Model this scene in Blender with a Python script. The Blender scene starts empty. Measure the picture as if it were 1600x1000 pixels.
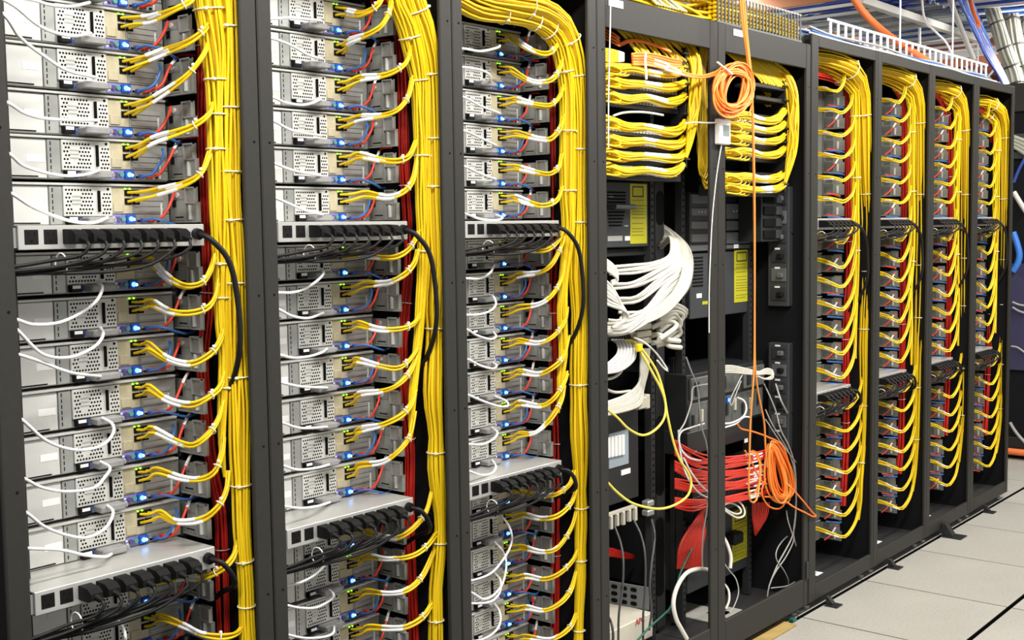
import bpy, math, random
import numpy as np
from mathutils import Vector, Matrix

random.seed(7)
rng = np.random.default_rng(7)
scene = bpy.context.scene
C = scene.collection

# ------------------------------------------------------------------ camera
F_PX, YAW, PITCH, ROLL, CAM_D, CAM_H = 1846.143, 0.8751, 0.07848, -0.01398, 2.05661, 1.55033
_F = np.array([math.sin(YAW) * math.cos(PITCH), math.cos(YAW) * math.cos(PITCH), -math.sin(PITCH)])
_R0 = np.array([math.cos(YAW), -math.sin(YAW), 0.0])
_U0 = np.cross(_R0, _F)
_R = _R0 * math.cos(ROLL) + _U0 * math.sin(ROLL)
_U = -_R0 * math.sin(ROLL) + _U0 * math.cos(ROLL)
CAM = np.array([0.0, -CAM_D, CAM_H])
cd = bpy.data.cameras.new('camera')
cam = bpy.data.objects.new('camera', cd)
C.objects.link(cam)
cd.sensor_width = 36.0
cd.lens = F_PX / 1600.0 * 36.0
cd.clip_start, cd.clip_end = 0.05, 100.0
cam.matrix_world = Matrix(((_R[0], _U[0], -_F[0], CAM[0]), (_R[1], _U[1], -_F[1], CAM[1]), (_R[2], _U[2], -_F[2], CAM[2]), (0, 0, 0, 1)))
scene.camera = cam

# ------------------------------------------------------------------ world, lamps, exposure
world = bpy.data.worlds.new('world')
scene.world = world
world.use_nodes = True
bg = world.node_tree.nodes['Background']
bg.inputs[0].default_value = (1.0, 0.985, 0.95, 1)
bg.inputs[1].default_value = 0.5
vs = scene.view_settings
vs.view_transform = 'Standard'
vs.look = 'None'
vs.exposure = 0.0
vs.gamma = 1.0
vs.use_curve_mapping = False


def ceiling_lamp(x, y, z, sx, sy, power, tilt=0.0):
    ld = bpy.data.lights.new('ceiling_lamp', 'AREA')
    ld.shape = 'RECTANGLE'
    ld.size, ld.size_y, ld.energy = sx, sy, power
    ld.color = (1.0, 0.975, 0.93)
    o = bpy.data.objects.new('ceiling_lamp', ld)
    o.location = (x, y, z)
    o.rotation_euler = (tilt, 0, 0)
    C.objects.link(o)
    return o


# rows of fluorescent fittings over the aisle (high, out of the frame)
for lx in (-0.4, 1.3, 3.0, 4.7, 6.4, 8.1):
    ceiling_lamp(lx, -1.5, 3.25, 1.25, 0.35, 66 if lx > 2 else 74, math.radians(22))
# fittings above the cable trays behind the rack tops
for lx in (3.5, 6.0, 8.5):
    ceiling_lamp(lx, 2.6, 3.3, 1.25, 0.35, 60)

# unseen point lamps added to brighten the roof deck beyond the row
for (lx, ly, lz) in ((9.0, 0.2, 2.75), (9.5, 3.4, 2.75), (12.2, 1.0, 2.7), (12.6, 4.0, 2.7), (15.0, 2.0, 2.6)):
    pd = bpy.data.lights.new('deck_fill_lamp', 'POINT')
    pd.energy, pd.shadow_soft_size, pd.color = 58, 0.15, (1.0, 0.975, 0.94)
    po = bpy.data.objects.new('deck_fill_lamp', pd)
    po.location = (lx, ly, lz)
    C.objects.link(po)


def at(x, y, Y):
    """The point of the vertical plane Y = const that the photograph shows at pixel x, y (1600 x 1000)."""
    d = _F + (x - 800.0) / F_PX * _R - (y - 500.0) / F_PX * _U
    return CAM + d * ((Y - CAM[1]) / d[1])


def to_px(p):
    d = np.asarray(p, float) - CAM
    z = d @ _F
    return 800 + F_PX * (d @ _R) / z, 500 - F_PX * (d @ _U) / z


def at_x(x, y, X):
    d = _F + (x - 800.0) / F_PX * _R - (y - 500.0) / F_PX * _U
    return CAM + d * ((X - CAM[0]) / d[0])


def at_z(x, y, Z):
    d = _F + (x - 800.0) / F_PX * _R - (y - 500.0) / F_PX * _U
    return CAM + d * ((Z - CAM[2]) / d[2])


# ------------------------------------------------------------------ materials
def mat(name, col, rough=0.5, metal=0.0, spec=0.5, emit=None, estr=0.0, noise=0.0, nscale=20.0, bump=0.0, trans=0.0, stretch=None, coat=0.0):
    m = bpy.data.materials.new(name)
    m.use_nodes = True
    nt = m.node_tree
    b = nt.nodes['Principled BSDF']
    b.inputs['Base Color'].default_value = (*col, 1)
    b.inputs['Roughness'].default_value = rough
    b.inputs['Metallic'].default_value = metal
    b.inputs['Specular IOR Level'].default_value = spec
    b.inputs['Coat Weight'].default_value = coat
    if trans:
        b.inputs['Transmission Weight'].default_value = trans
    if emit:
        b.inputs['Emission Color'].default_value = (*emit, 1)
        b.inputs['Emission Strength'].default_value = estr
    if noise or bump:
        tc = nt.nodes.new('ShaderNodeTexCoord')
        mp = nt.nodes.new('ShaderNodeMapping')
        if stretch:
            mp.inputs['Scale'].default_value = stretch
        nz = nt.nodes.new('ShaderNodeTexNoise')
        nz.inputs['Scale'].default_value = nscale
        nz.inputs['Detail'].default_value = 4
        nt.links.new(tc.outputs['Object'], mp.inputs[0])
        nt.links.new(mp.outputs[0], nz.inputs['Vector'])
        if noise:
            rmp = nt.nodes.new('ShaderNodeMapRange')
            rmp.inputs['From Min'].default_value = 0.3
            rmp.inputs['From Max'].default_value = 0.7
            rmp.inputs['To Min'].default_value = 1 - noise
            rmp.inputs['To Max'].default_value = 1 + noise
            nt.links.new(nz.outputs['Fac'], rmp.inputs['Value'])
            vm = nt.nodes.new('ShaderNodeVectorMath')
            vm.operation = 'SCALE'
            vm.inputs[0].default_value = col
            nt.links.new(rmp.outputs[0], vm.inputs['Scale'])
            nt.links.new(vm.outputs[0], b.inputs['Base Color'])
        if bump:
            bp = nt.nodes.new('ShaderNodeBump')
            bp.inputs['Strength'].default_value = bump
            bp.inputs['Distance'].default_value = 0.002
            nt.links.new(nz.outputs['Fac'], bp.inputs['Height'])
            nt.links.new(bp.outputs[0], b.inputs['Normal'])
    return m


M = {}
M['frame'] = mat('black_frame', (0.027, 0.026, 0.0225), 0.5, spec=0.25, noise=0.06, nscale=60, bump=0.08)
M['inside'] = mat('rack_inside', (0.009, 0.009, 0.010), 0.7, spec=0.12)
M['rail'] = mat('rack_rail', (0.030, 0.030, 0.031), 0.6, spec=0.25)
M['hole'] = mat('dark_hole', (0.006, 0.006, 0.006), 0.9, spec=0.1)
M['metal'] = mat('galvanised_metal', (0.42, 0.43, 0.41), 0.38, metal=0.55, noise=0.10, nscale=25)
M['metal_dark'] = mat('chassis_metal', (0.33, 0.335, 0.305), 0.42, metal=0.45, noise=0.16, nscale=30)
M['metal_light'] = mat('light_metal', (0.66, 0.66, 0.63), 0.36, metal=0.25, noise=0.05, nscale=18)
M['psu'] = mat('power_supply_metal', (0.62, 0.62, 0.58), 0.45, metal=0.15, noise=0.05)
M['lid'] = mat('lid_metal', (0.62, 0.62, 0.59), 0.34, metal=0.35)
M['beige'] = mat('beige_card', (0.50, 0.45, 0.31), 0.5, metal=0.1, noise=0.10, nscale=40)
M['white'] = mat('white_paper', (0.85, 0.85, 0.83), 0.55)
M['print'] = mat('label_print', (0.32, 0.32, 0.33), 0.6)
M['cord_white'] = mat('white_cord', (0.86, 0.86, 0.84), 0.4)
M['cord_grey'] = mat('grey_cord', (0.40, 0.395, 0.365), 0.45)
M['cord_pale'] = mat('pale_cord', (0.62, 0.60, 0.51), 0.45)
M['cord_black'] = mat('black_cord', (0.008, 0.008, 0.008), 0.5, spec=0.25)
M['plug_black'] = mat('black_plug', (0.006, 0.006, 0.006), 0.55, spec=0.2)
M['yellow'] = mat('yellow_cable', (0.84, 0.585, 0.009), 0.42, spec=0.35)
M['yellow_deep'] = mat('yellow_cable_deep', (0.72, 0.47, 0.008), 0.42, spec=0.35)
M['orange'] = mat('orange_fibre', (0.95, 0.215, 0.018), 0.42)
M['orange_light'] = mat('light_orange_fibre', (0.95, 0.34, 0.06), 0.42)
M['red'] = mat('red_cable', (0.62, 0.022, 0.012), 0.42)
M['red_bright'] = mat('bright_red_cable', (0.70, 0.045, 0.022), 0.42)
M['blue'] = mat('blue_cable', (0.035, 0.13, 0.40), 0.42)
M['blue_deep'] = mat('deep_blue_cable', (0.035, 0.075, 0.36), 0.42)
M['blue_panel'] = mat('violet_port_panel', (0.20, 0.21, 0.50), 0.45, noise=0.15, nscale=90)
M['blue_port'] = mat('blue_port', (0.015, 0.075, 0.45), 0.4)
M['led_blue'] = mat('blue_led', (0.2, 0.5, 1.0), 0.3, emit=(0.10, 0.38, 1.0), estr=3.2)
M['led_core'] = mat('blue_led_core', (0.6, 0.8, 1.0), 0.3, emit=(0.45, 0.75, 1.0), estr=3.0)
M['led_green'] = mat('green_led', (0.3, 1.0, 0.1), 0.3, emit=(0.32, 1.0, 0.04), estr=2.0)
M['clear'] = mat('clear_plastic', (0.27, 0.27, 0.265), 0.18, noise=0.08, nscale=60)
M['teal'] = mat('teal_port', (0.08, 0.30, 0.25), 0.4)
M['violet_port'] = mat('violet_port', (0.10, 0.06, 0.16), 0.4)
M['tie'] = mat('cable_tie', (0.88, 0.84, 0.62), 0.4)
M['tie_white'] = mat('white_cable_tie', (0.86, 0.86, 0.80), 0.4)
M['pdu'] = mat('power_strip_shell', (0.60, 0.60, 0.57), 0.34, metal=0.5, noise=0.05, nscale=14)
M['sticker'] = mat('yellow_sticker', (0.50, 0.47, 0.02), 0.5)
M['device'] = mat('device_grey', (0.042, 0.046, 0.048), 0.5)
M['device_light'] = mat('device_mid_grey', (0.105, 0.11, 0.11), 0.5)
M['device_black'] = mat('device_black', (0.016, 0.017, 0.018), 0.45)
M['connector'] = mat('beige_connector', (0.52, 0.49, 0.40), 0.5)
M['cream'] = mat('cream_shell', (0.62, 0.58, 0.48), 0.5)
M['slate'] = mat('slate_panel', (0.155, 0.165, 0.17), 0.5)
M['red_print'] = mat('red_print', (0.60, 0.05, 0.04), 0.5)
M['tray'] = mat('white_tray', (0.86, 0.86, 0.88), 0.4)
M['pipe'] = mat('cream_pipe', (0.78, 0.76, 0.68), 0.45)
M['conduit'] = mat('orange_conduit', (0.85, 0.20, 0.05), 0.45)
M['deck'] = mat('roof_deck_red', (0.20, 0.045, 0.030), 0.7, noise=0.25, nscale=3)
M['joist'] = mat('orange_joist', (0.55, 0.23, 0.10), 0.6)
M['joist_white'] = mat('pale_joist', (0.72, 0.74, 0.72), 0.5)
M['duct_bundle'] = mat('pale_bundle', (0.40, 0.405, 0.325), 0.85, noise=0.12, nscale=6)
M['screen'] = mat('lcd_screen', (0.22, 0.26, 0.24), 0.3)
M['wall_dark'] = mat('dark_wall', (0.055, 0.035, 0.035), 0.8, noise=0.2, nscale=2)
M['purple'] = mat('violet_panel', (0.045, 0.042, 0.095), 0.5)
M['cord_dark'] = mat('dark_grey_cord', (0.05, 0.05, 0.05), 0.45)
M['green'] = mat('green_cord', (0.01, 0.10, 0.07), 0.45)
M['print_dark'] = mat('dark_print', (0.20, 0.185, 0.015), 0.6)
M['rail_mid'] = mat('dark_upright', (0.020, 0.020, 0.021), 0.5)
M['cord_cream'] = mat('cream_cord', (0.72, 0.70, 0.61), 0.42)
M['yellow_pale'] = mat('pale_yellow_cable', (0.86, 0.70, 0.10), 0.4)
M['slate_blue'] = mat('slate_blue_card', (0.30, 0.36, 0.40), 0.45)
M['metal_dim'] = mat('dull_metal', (0.15, 0.16, 0.148), 0.45, metal=0.4, noise=0.2, nscale=40)
M['violet_cable'] = mat('violet_cable', (0.16, 0.09, 0.28), 0.45)
M['blue_light'] = mat('bright_blue_cable', (0.05, 0.22, 0.72), 0.4)
M['gap'] = mat('tile_gap', (0.008, 0.008, 0.008), 1.0, spec=0.0)
M['wood'] = mat('yellow_board', (0.42, 0.30, 0.10), 0.6, noise=0.15)


def tile_material():
    m = mat('floor_tile', (0.50, 0.48, 0.42), 0.5)
    nt = m.node_tree
    b = nt.nodes['Principled BSDF']
    tc = nt.nodes.new('ShaderNodeTexCoord')
    n1 = nt.nodes.new('ShaderNodeTexNoise')
    n1.inputs['Scale'].default_value = 90
    n1.inputs['Detail'].default_value = 6
    n2 = nt.nodes.new('ShaderNodeTexNoise')
    n2.inputs['Scale'].default_value = 2.2
    n2.inputs['Detail'].default_value = 3
    rp = nt.nodes.new('ShaderNodeValToRGB')
    rp.color_ramp.elements[0].position, rp.color_ramp.elements[0].color = 0.30, (0.325, 0.318, 0.282, 1)
    rp.color_ramp.elements[1].position, rp.color_ramp.elements[1].color = 0.66, (0.445, 0.435, 0.388, 1)
    mx = nt.nodes.new('ShaderNodeMix')
    mx.data_type = 'FLOAT'
    mx.inputs[0].default_value = 0.45
    nt.links.new(tc.outputs['Object'], n1.inputs['Vector'])
    nt.links.new(tc.outputs['Object'], n2.inputs['Vector'])
    nt.links.new(n1.outputs['Fac'], mx.inputs[2])
    nt.links.new(n2.outputs['Fac'], mx.inputs[3])
    nt.links.new(mx.outputs[0], rp.inputs[0])
    nt.links.new(rp.outputs[0], b.inputs['Base Color'])
    return m


M['tile'] = tile_material()


# ------------------------------------------------------------------ mesh helpers
class MB:
    def __init__(s):
        s.v, s.f, s.n, s.smooth = [], [], 0, []

    def add(s, verts, faces, smooth=False):
        b = s.n
        s.v.append(np.asarray(verts, float).reshape(-1, 3))
        s.f += [tuple(b + i for i in f) for f in faces]
        s.smooth += [smooth] * len(faces)
        s.n += len(s.v[-1])
        return s

    def box(s, x0, y0, z0, x1, y1, z1):
        v = [(x, y, z) for z in (z0, z1) for y in (y0, y1) for x in (x0, x1)]
        return s.add(v, [(0, 2, 3, 1), (4, 5, 7, 6), (0, 1, 5, 4), (2, 6, 7, 3), (0, 4, 6, 2), (1, 3, 7, 5)])

    def cbox(s, x0, y0, z0, x1, y1, z1, c=0.002):
        ctr = np.array([(x0 + x1) / 2, (y0 + y1) / 2, (z0 + z1) / 2])
        h = np.array([abs(x1 - x0) / 2, abs(y1 - y0) / 2, abs(z1 - z0) / 2])
        c = min(c, h.min() * 0.45)
        idx, v = {}, []
        for sx in (-1, 1):
            for sy in (-1, 1):
                for sz in (-1, 1):
                    sg = np.array([sx, sy, sz])
                    for a in range(3):
                        p = (h - c) * sg
                        p[a] = h[a] * sg[a]
                        idx[(sx, sy, sz, a)] = len(v)
                        v.append(p)
        faces = []
        for a in range(3):
            b, d = (a + 1) % 3, (a + 2) % 3
            for sa in (-1, 1):
                q = []
                for sb, sd in ((-1, -1), (1, -1), (1, 1), (-1, 1)):
                    k = [0, 0, 0]
                    k[a], k[b], k[d] = sa, sb, sd
                    q.append(idx[(*k, a)])
                faces.append(q)
        for a in range(3):
            b, d = (a + 1) % 3, (a + 2) % 3
            for sb in (-1, 1):
                for sd in (-1, 1):
                    k0, k1 = [0, 0, 0], [0, 0, 0]
                    k0[a], k0[b], k0[d] = -1, sb, sd
                    k1[a], k1[b], k1[d] = 1, sb, sd
                    faces.append([idx[(*k0, b)], idx[(*k1, b)], idx[(*k1, d)], idx[(*k0, d)]])
        for sx in (-1, 1):
            for sy in (-1, 1):
                for sz in (-1, 1):
                    faces.append([idx[(sx, sy, sz, a)] for a in range(3)])
        out = []
        for q in faces:
            p = [v[i] for i in q]
            nrm = np.cross(p[1] - p[0], p[2] - p[0])
            out.append(q if nrm @ sum(p) > 0 else q[::-1])
        return s.add(np.array(v) + ctr, out)

    def prism(s, poly, y0, y1):
        """poly: (x, z) points, extruded from y0 to y1."""
        n = len(poly)
        a = sum(poly[i][0] * poly[(i + 1) % n][1] - poly[(i + 1) % n][0] * poly[i][1] for i in range(n))
        if a < 0:
            poly = poly[::-1]
        v = [(x, y0, z) for x, z in poly] + [(x, y1, z) for x, z in poly]
        f = [tuple(range(n)), tuple(range(2 * n - 1, n - 1, -1))]
        f += [(i, n + i, n + (i + 1) % n, (i + 1) % n) for i in range(n)]
        return s.add(v, [q if k else q for k, q in enumerate(f)])

    def prism_x(s, poly, x0, x1):
        """poly: (y, z) points, extruded along x."""
        n = len(poly)
        v = [(x0, y, z) for y, z in poly] + [(x1, y, z) for y, z in poly]
        f = [tuple(range(n - 1, -1, -1)), tuple(range(n, 2 * n))]
        f += [(i, (i + 1) % n, n + (i + 1) % n, n + i) for i in range(n)]
        a = sum(poly[i][0] * poly[(i + 1) % n][1] - poly[(i + 1) % n][0] * poly[i][1] for i in range(n))
        if a < 0:
            f = [q[::-1] for q in f]
        return s.add(v, f)

    def cyl(s, p0, p1, r, n=10, r1=None):
        p0, p1 = np.array(p0, float), np.array(p1, float)
        r1 = r if r1 is None else r1
        t = p1 - p0
        t /= np.linalg.norm(t)
        a = np.cross(t, (0, 0, 1) if abs(t[2]) < 0.9 else (1, 0, 0))
        a /= np.linalg.norm(a)
        b = np.cross(t, a)
        an = np.arange(n) * 2 * math.pi / n
        d = np.cos(an)[:, None] * a + np.sin(an)[:, None] * b
        s.add(np.vstack([p0 + d * r, p1 + d * r1]), [(i, (i + 1) % n, n + (i + 1) % n, n + i) for i in range(n)], True)
        s.add(np.vstack([p0 + d * r, p1 + d * r1]), [tuple(range(n - 1, -1, -1)), tuple(range(n, 2 * n))])
        return s

    def tube(s, pts, r, n=6, caps=True):
        P = np.asarray(pts, float)
        m = len(P)
        r = np.full(m, r) if np.isscalar(r) else np.asarray(r, float)
        T = np.gradient(P, axis=0)
        T /= np.maximum(np.linalg.norm(T, axis=1), 1e-9)[:, None]
        u = np.cross(T[0], (0.3, 1.0, 0.2))
        u /= max(np.linalg.norm(u), 1e-9)
        an = np.arange(n) * 2 * math.pi / n
        ca, sa = np.cos(an)[:, None], np.sin(an)[:, None]
        V = np.empty((m, n, 3))
        for i in range(m):
            u = u - T[i] * (u @ T[i])
            u /= max(np.linalg.norm(u), 1e-9)
            w = np.cross(T[i], u)
            V[i] = P[i] + r[i] * (ca * u + sa * w)
        f = [(i * n + j, i * n + (j + 1) % n, (i + 1) * n + (j + 1) % n, (i + 1) * n + j) for i in range(m - 1) for j in range(n)]
        s.add(V.reshape(-1, 3), f, True)
        if caps:
            s.add(np.vstack([V[0], V[-1]]), [tuple(range(n - 1, -1, -1)), tuple(range(n, 2 * n))])
        return s

    def torus(s, ctr, ax_u, ax_v, R, r, n=16, k=6):
        an = np.linspace(0, 2 * math.pi, n + 1)
        u, v = np.array(ax_u, float), np.array(ax_v, float)
        P = np.array(ctr) + R * (np.cos(an)[:, None] * u + np.sin(an)[:, None] * v)
        return s.tube(P, r, k, False)

    def mesh(s, name, m):
        me = bpy.data.meshes.new(name)
        me.from_pydata(np.vstack(s.v).tolist(), [], s.f)
        me.polygons.foreach_set('use_smooth', s.smooth)
        for q in (m if isinstance(m, (list, tuple)) else [m]):
            me.materials.append(q)
        me.update()
        return me

    def build(s, name, m, parent=None, loc=None):
        return link(name, s.mesh(name, m), parent, loc)


KIDS = {}


def link(name, data, parent=None, loc=None):
    o = bpy.data.objects.new(name, data)
    C.objects.link(o)
    if parent is not None:
        o.parent = parent
        KIDS.setdefault(parent.name, []).append(o)
    if loc is not None:
        o.location = loc
    return o


def tag(o, label, cat, group=None, kind=None):
    if label:
        o['label'] = label
    if cat:
        o['category'] = cat
    if group:
        o['group'] = group
    if kind:
        o['kind'] = kind
    return o


def thing(name, label, cat, loc=(0, 0, 0), group=None):
    o = bpy.data.objects.new(name, None)
    C.objects.link(o)
    o.location = loc
    o.empty_display_size = 0.05
    return tag(o, label, cat, group)


def structure(o):
    o['kind'] = 'structure'
    return o


def copy_tree(o, parent=None):
    c = o.copy()
    C.objects.link(c)
    c.parent = parent
    if parent is not None:
        KIDS.setdefault(parent.name, []).append(c)
    for ch in KIDS.get(o.name, []):
        copy_tree(ch, c)
    return c


def cr(pts, m):
    """Catmull-Rom through pts, m points evenly along the length."""
    P = np.asarray(pts, float)
    if len(P) == 2:
        return P[0] + (P[1] - P[0]) * np.linspace(0, 1, m)[:, None]
    Q = np.vstack([2 * P[0] - P[1], P, 2 * P[-1] - P[-2]])
    out = []
    for i in range(1, len(Q) - 2):
        t = np.linspace(0, 1, 9)[:-1, None]
        a, b, c, d = Q[i - 1], Q[i], Q[i + 1], Q[i + 2]
        out.append(0.5 * (2 * b + (c - a) * t + (2 * a - 5 * b + 4 * c - d) * t ** 2 + (3 * b - a - 3 * c + d) * t ** 3))
    out = np.vstack(out + [P[-1:]])
    L = np.r_[0, np.cumsum(np.linalg.norm(np.diff(out, axis=0), axis=1))]
    s = np.linspace(0, L[-1], m)
    return np.stack([np.interp(s, L, out[:, k]) for k in range(3)], 1)


def seg(P, a, b, m=6):
    """The stretch of a polyline between fractions a and b of its length."""
    L = np.r_[0, np.cumsum(np.linalg.norm(np.diff(P, axis=0), axis=1))]
    s = np.linspace(a, b, m) * L[-1]
    return np.stack([np.interp(s, L, P[:, k]) for k in range(3)], 1)


def cable_thing(name, label, cat, pts, r, m, n=6, k=None, group=None):
    o = MB().tube(cr(pts, k or 8 * len(pts)), r, n).build(name, m)
    return tag(o, label, cat, group)


ORD = ['first', 'second', 'third', 'fourth', 'fifth', 'sixth', 'seventh', 'eighth', 'ninth', 'tenth', 'eleventh', 'twelfth', 'thirteenth', 'fourteenth', 'fifteenth', 'sixteenth', 'seventeenth', 'eighteenth', 'nineteenth', 'twentieth']

# ------------------------------------------------------------------ room shell: roof deck on joists, walls beyond the row
structure(MB().box(-1.5, -3.6, 3.40, 17.0, 5.0, 3.48).build('ceiling', M['deck']))
structure(MB().box(17.0, -3.6, -0.06, 17.1, 5.0, 3.48).build('wall_end', M['wall_dark']))
structure(MB().box(-1.5, 5.0, -0.06, 17.1, 5.1, 3.48).build('wall_back', M['wall_dark']))
for n, (x, z, m, h) in enumerate([(8.3, 3.16, 'joist', 0.10), (9.6, 3.06, 'joist', 0.08), (10.8, 3.16, 'joist_white', 0.05), (11.5, 3.10, 'joist_white', 0.07), (12.6, 3.16, 'joist', 0.09),
                                   (13.5, 3.0, 'joist_white', 0.06), (14.3, 2.9, 'joist_white', 0.05), (15.4, 2.9, 'joist', 0.07), (16.2, 2.75, 'joist_white', 0.06), (16.7, 2.55, 'joist_white', 0.05)]):
    j = structure(MB().cbox(x - 0.05, -3.5, z, x + 0.05, 4.95, z + h, 0.004).build('trim_joist', M[m]))
    w = MB()
    for y in np.arange(-3.0, 4.9, 0.6):
        w.cyl((x, y, z + h), (x, y + 0.3, 3.39), 0.012, 5).cyl((x, y + 0.3, 3.39), (x, y + 0.6, z + h), 0.012, 5)
    w.build('web_bars', M[m], j)['kind'] = 'stuff'

# ------------------------------------------------------------------ floor: raised-floor tiles
H = 2.275
fl = MB().box(-1.5, -2.0, -0.06, 17.0, 5.0, -0.024).build('floor', M['gap'])
structure(fl)
TX0, TY0, TS = 4.22, 0.008, 0.61
tile_mesh = MB().box(0.0045, 0.0065, -0.03, TS - 0.0045, TS - 0.0135, -0.0025).cbox(0.004, 0.006, -0.0025, TS - 0.004, TS - 0.013, 0.0, 0.0008).mesh('floor_tile', [M['tile'], M['gap']])
tile_mesh.polygons.foreach_set('material_index', [1] * 6 + [0] * (len(tile_mesh.polygons) - 6))
for i in range(-3, 21):
    for j in range(-4, 6):
        x, y = TX0 + i * TS, TY0 + j * TS
        if (j > 1 and x < 6.4) or x > 16.3 or (x > 9.5 and j < -1) or (x < 2.3 and j > -1):
            continue
        link('floor_tile', tile_mesh, fl, (x, y, 0))

# ------------------------------------------------------------------ racks
SEAM = [1.022, 1.628, 2.244, 2.871, 3.573, 4.285, 4.917, 5.54, 6.155, 6.77]
RACK_NAME = ['leftmost rack', 'second rack from left', 'third rack from left', 'fourth rack from left', 'fifth rack from left',
             'sixth rack from left', 'seventh rack from left', 'eighth rack from left', 'rack at far right end']
RACK_LABEL = ['black open rack at the left edge of the picture, full of grey servers',
              'second black open rack from the left, full of grey servers',
              'third black open rack from the left, left of the patch panel racks',
              'black open rack with seven rows of yellow patch cables and thick white bundle',
              'black open rack behind the hanging orange coil, with red cables low down',
              'black server rack right next to the rack with the orange coils',
              'seventh black rack from the left, in the run of narrow-looking racks',
              'eighth black rack from the left, last but one of the row',
              'last black rack at the far end of the row']


def make_rack(k):
    x0, x1 = SEAM[k], SEAM[k + 1] - (0.010 if k == 4 else 0.003)
    w = x1 - x0
    net = k in (3, 4)
    lw = {0: 0.044, 1: 0.038, 2: 0.038, 3: 0.044, 4: 0.050}.get(k, 0.045)
    if k == 5:
        lw = 0.060
    rw = {3: 0.050, 4: 0.036, 5: 0.022, 6: 0.024, 7: 0.030, 8: 0.034}.get(k, 0.043)
    hb = 2.233 if net else H
    bb = 2.138 if net else 2.231
    ft = 0.145 if net else 0.100
    r = thing('server_rack', RACK_LABEL[k], 'rack', (x0, 0, 0), 'equipment racks of the row')
    for (a, b) in ((0, lw), (w - rw, w)):
        MB().cbox(a, 0, 0.035, b, 0.012, hb, 0.003).build('post', M['frame'], r)
        MB().cbox(a, 0.95, 0.035, b, 1.0, hb, 0.003).build('rear_post', M['inside'], r)
    # bolt holes in the front posts
    hm = MB()
    for z in np.arange(0.42, hb, 0.33):
        for a in (lw * 0.62, w - rw * 0.35):
            hm.cyl((a, 0.001, z), (a, -0.0008, z), 0.003, 6)
    hm.build('bolt_holes', M['hole'], r)['kind'] = 'stuff'
    MB().cbox(lw + 0.0005, 0.001, bb, w - rw - 0.0005, 0.012, hb - 0.001, 0.002).build('top_beam', M['frame'], r)
    MB().cbox(lw + 0.0005, 0.001, 0.036, w - rw - 0.0005, 0.014, ft, 0.002).build('base_beam', M['frame'], r)
    MB().box(0.001, 0.0125, hb - 0.02, w - 0.001, 1.0, hb - 0.002).build('roof_panel', M['frame'], r)
    MB().box(0.001, 0.0145, 0.05, w - 0.001, 0.995, 0.062).build('floor_panel', M['rail'], r)
    if k != 4:
        MB().box(0.0005, 0.0125, 0.06, 0.004, 0.949, hb - 0.02).build('side_panel', M['inside'], r)
    if k != 3:
        MB().box(w - 0.004, 0.0125, 0.06, w - 0.0005, 0.949, hb - 0.02).build('side_panel', M['inside'], r)
    MB().box(0.004, 0.99, 0.06, w - 0.004, 0.999, hb - 0.02).build('back_panel', M['inside'], r)
    # mounting rails with slots
    for a in (w / 2 - 0.262, w / 2 + 0.238):
        y = (0.11 if a < w / 2 else 0.26) if not net else 0.20
        if k == 0 and a < w / 2:
            a, y = 0.104, 0.155
        rl = MB().cbox(a, y, 0.065, a + 0.022, y + 0.03, bb, 0.001).build('mounting_rail', M['rail'], r)
        sl = MB()
        for z in np.arange(0.12, bb - 0.05, 0.0155 if not net else 0.0233):
            sl.box(a + 0.006, y - 0.0006, z, a + 0.015, y, z + 0.008)
        sl.build('rail_slots', M['hole'] if net else M['metal'], rl)['kind'] = 'stuff'
    # levelling feet
    for a in (0.05, w - 0.05):
        MB().cyl((a, 0.04, 0.0005), (a, 0.04, 0.012), 0.017, 10).cyl((a, 0.04, 0.012), (a, 0.04, 0.04), 0.006, 8).build('levelling_foot', M['metal'], r)
    if k > 4:
        tg = MB().box(w / 2 - 0.03, 0.10, 0.0625, w / 2 + 0.03, 0.15, 0.064).build('floor_label', M['white'], r)
        MB().box(w / 2 - 0.012, 0.118, 0.0641, w / 2 + 0.008, 0.132, 0.0645).build('print_mark', M['print'], tg)
    return r


racks = [make_rack(k) for k in range(9)]
# white tags on the patch racks' top beams
for k, (x, y, wd) in ((3, (951, 3, 0.075)), (4, (1146, 50, 0.075))):
    p = at(x, y, 0.0)
    MB().box(0, -0.0012, -0.011, wd, 0.0005, 0.011).build('name_tag', M['white'], racks[k], Vector((p[0] - SEAM[k], 0, p[2])))

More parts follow.
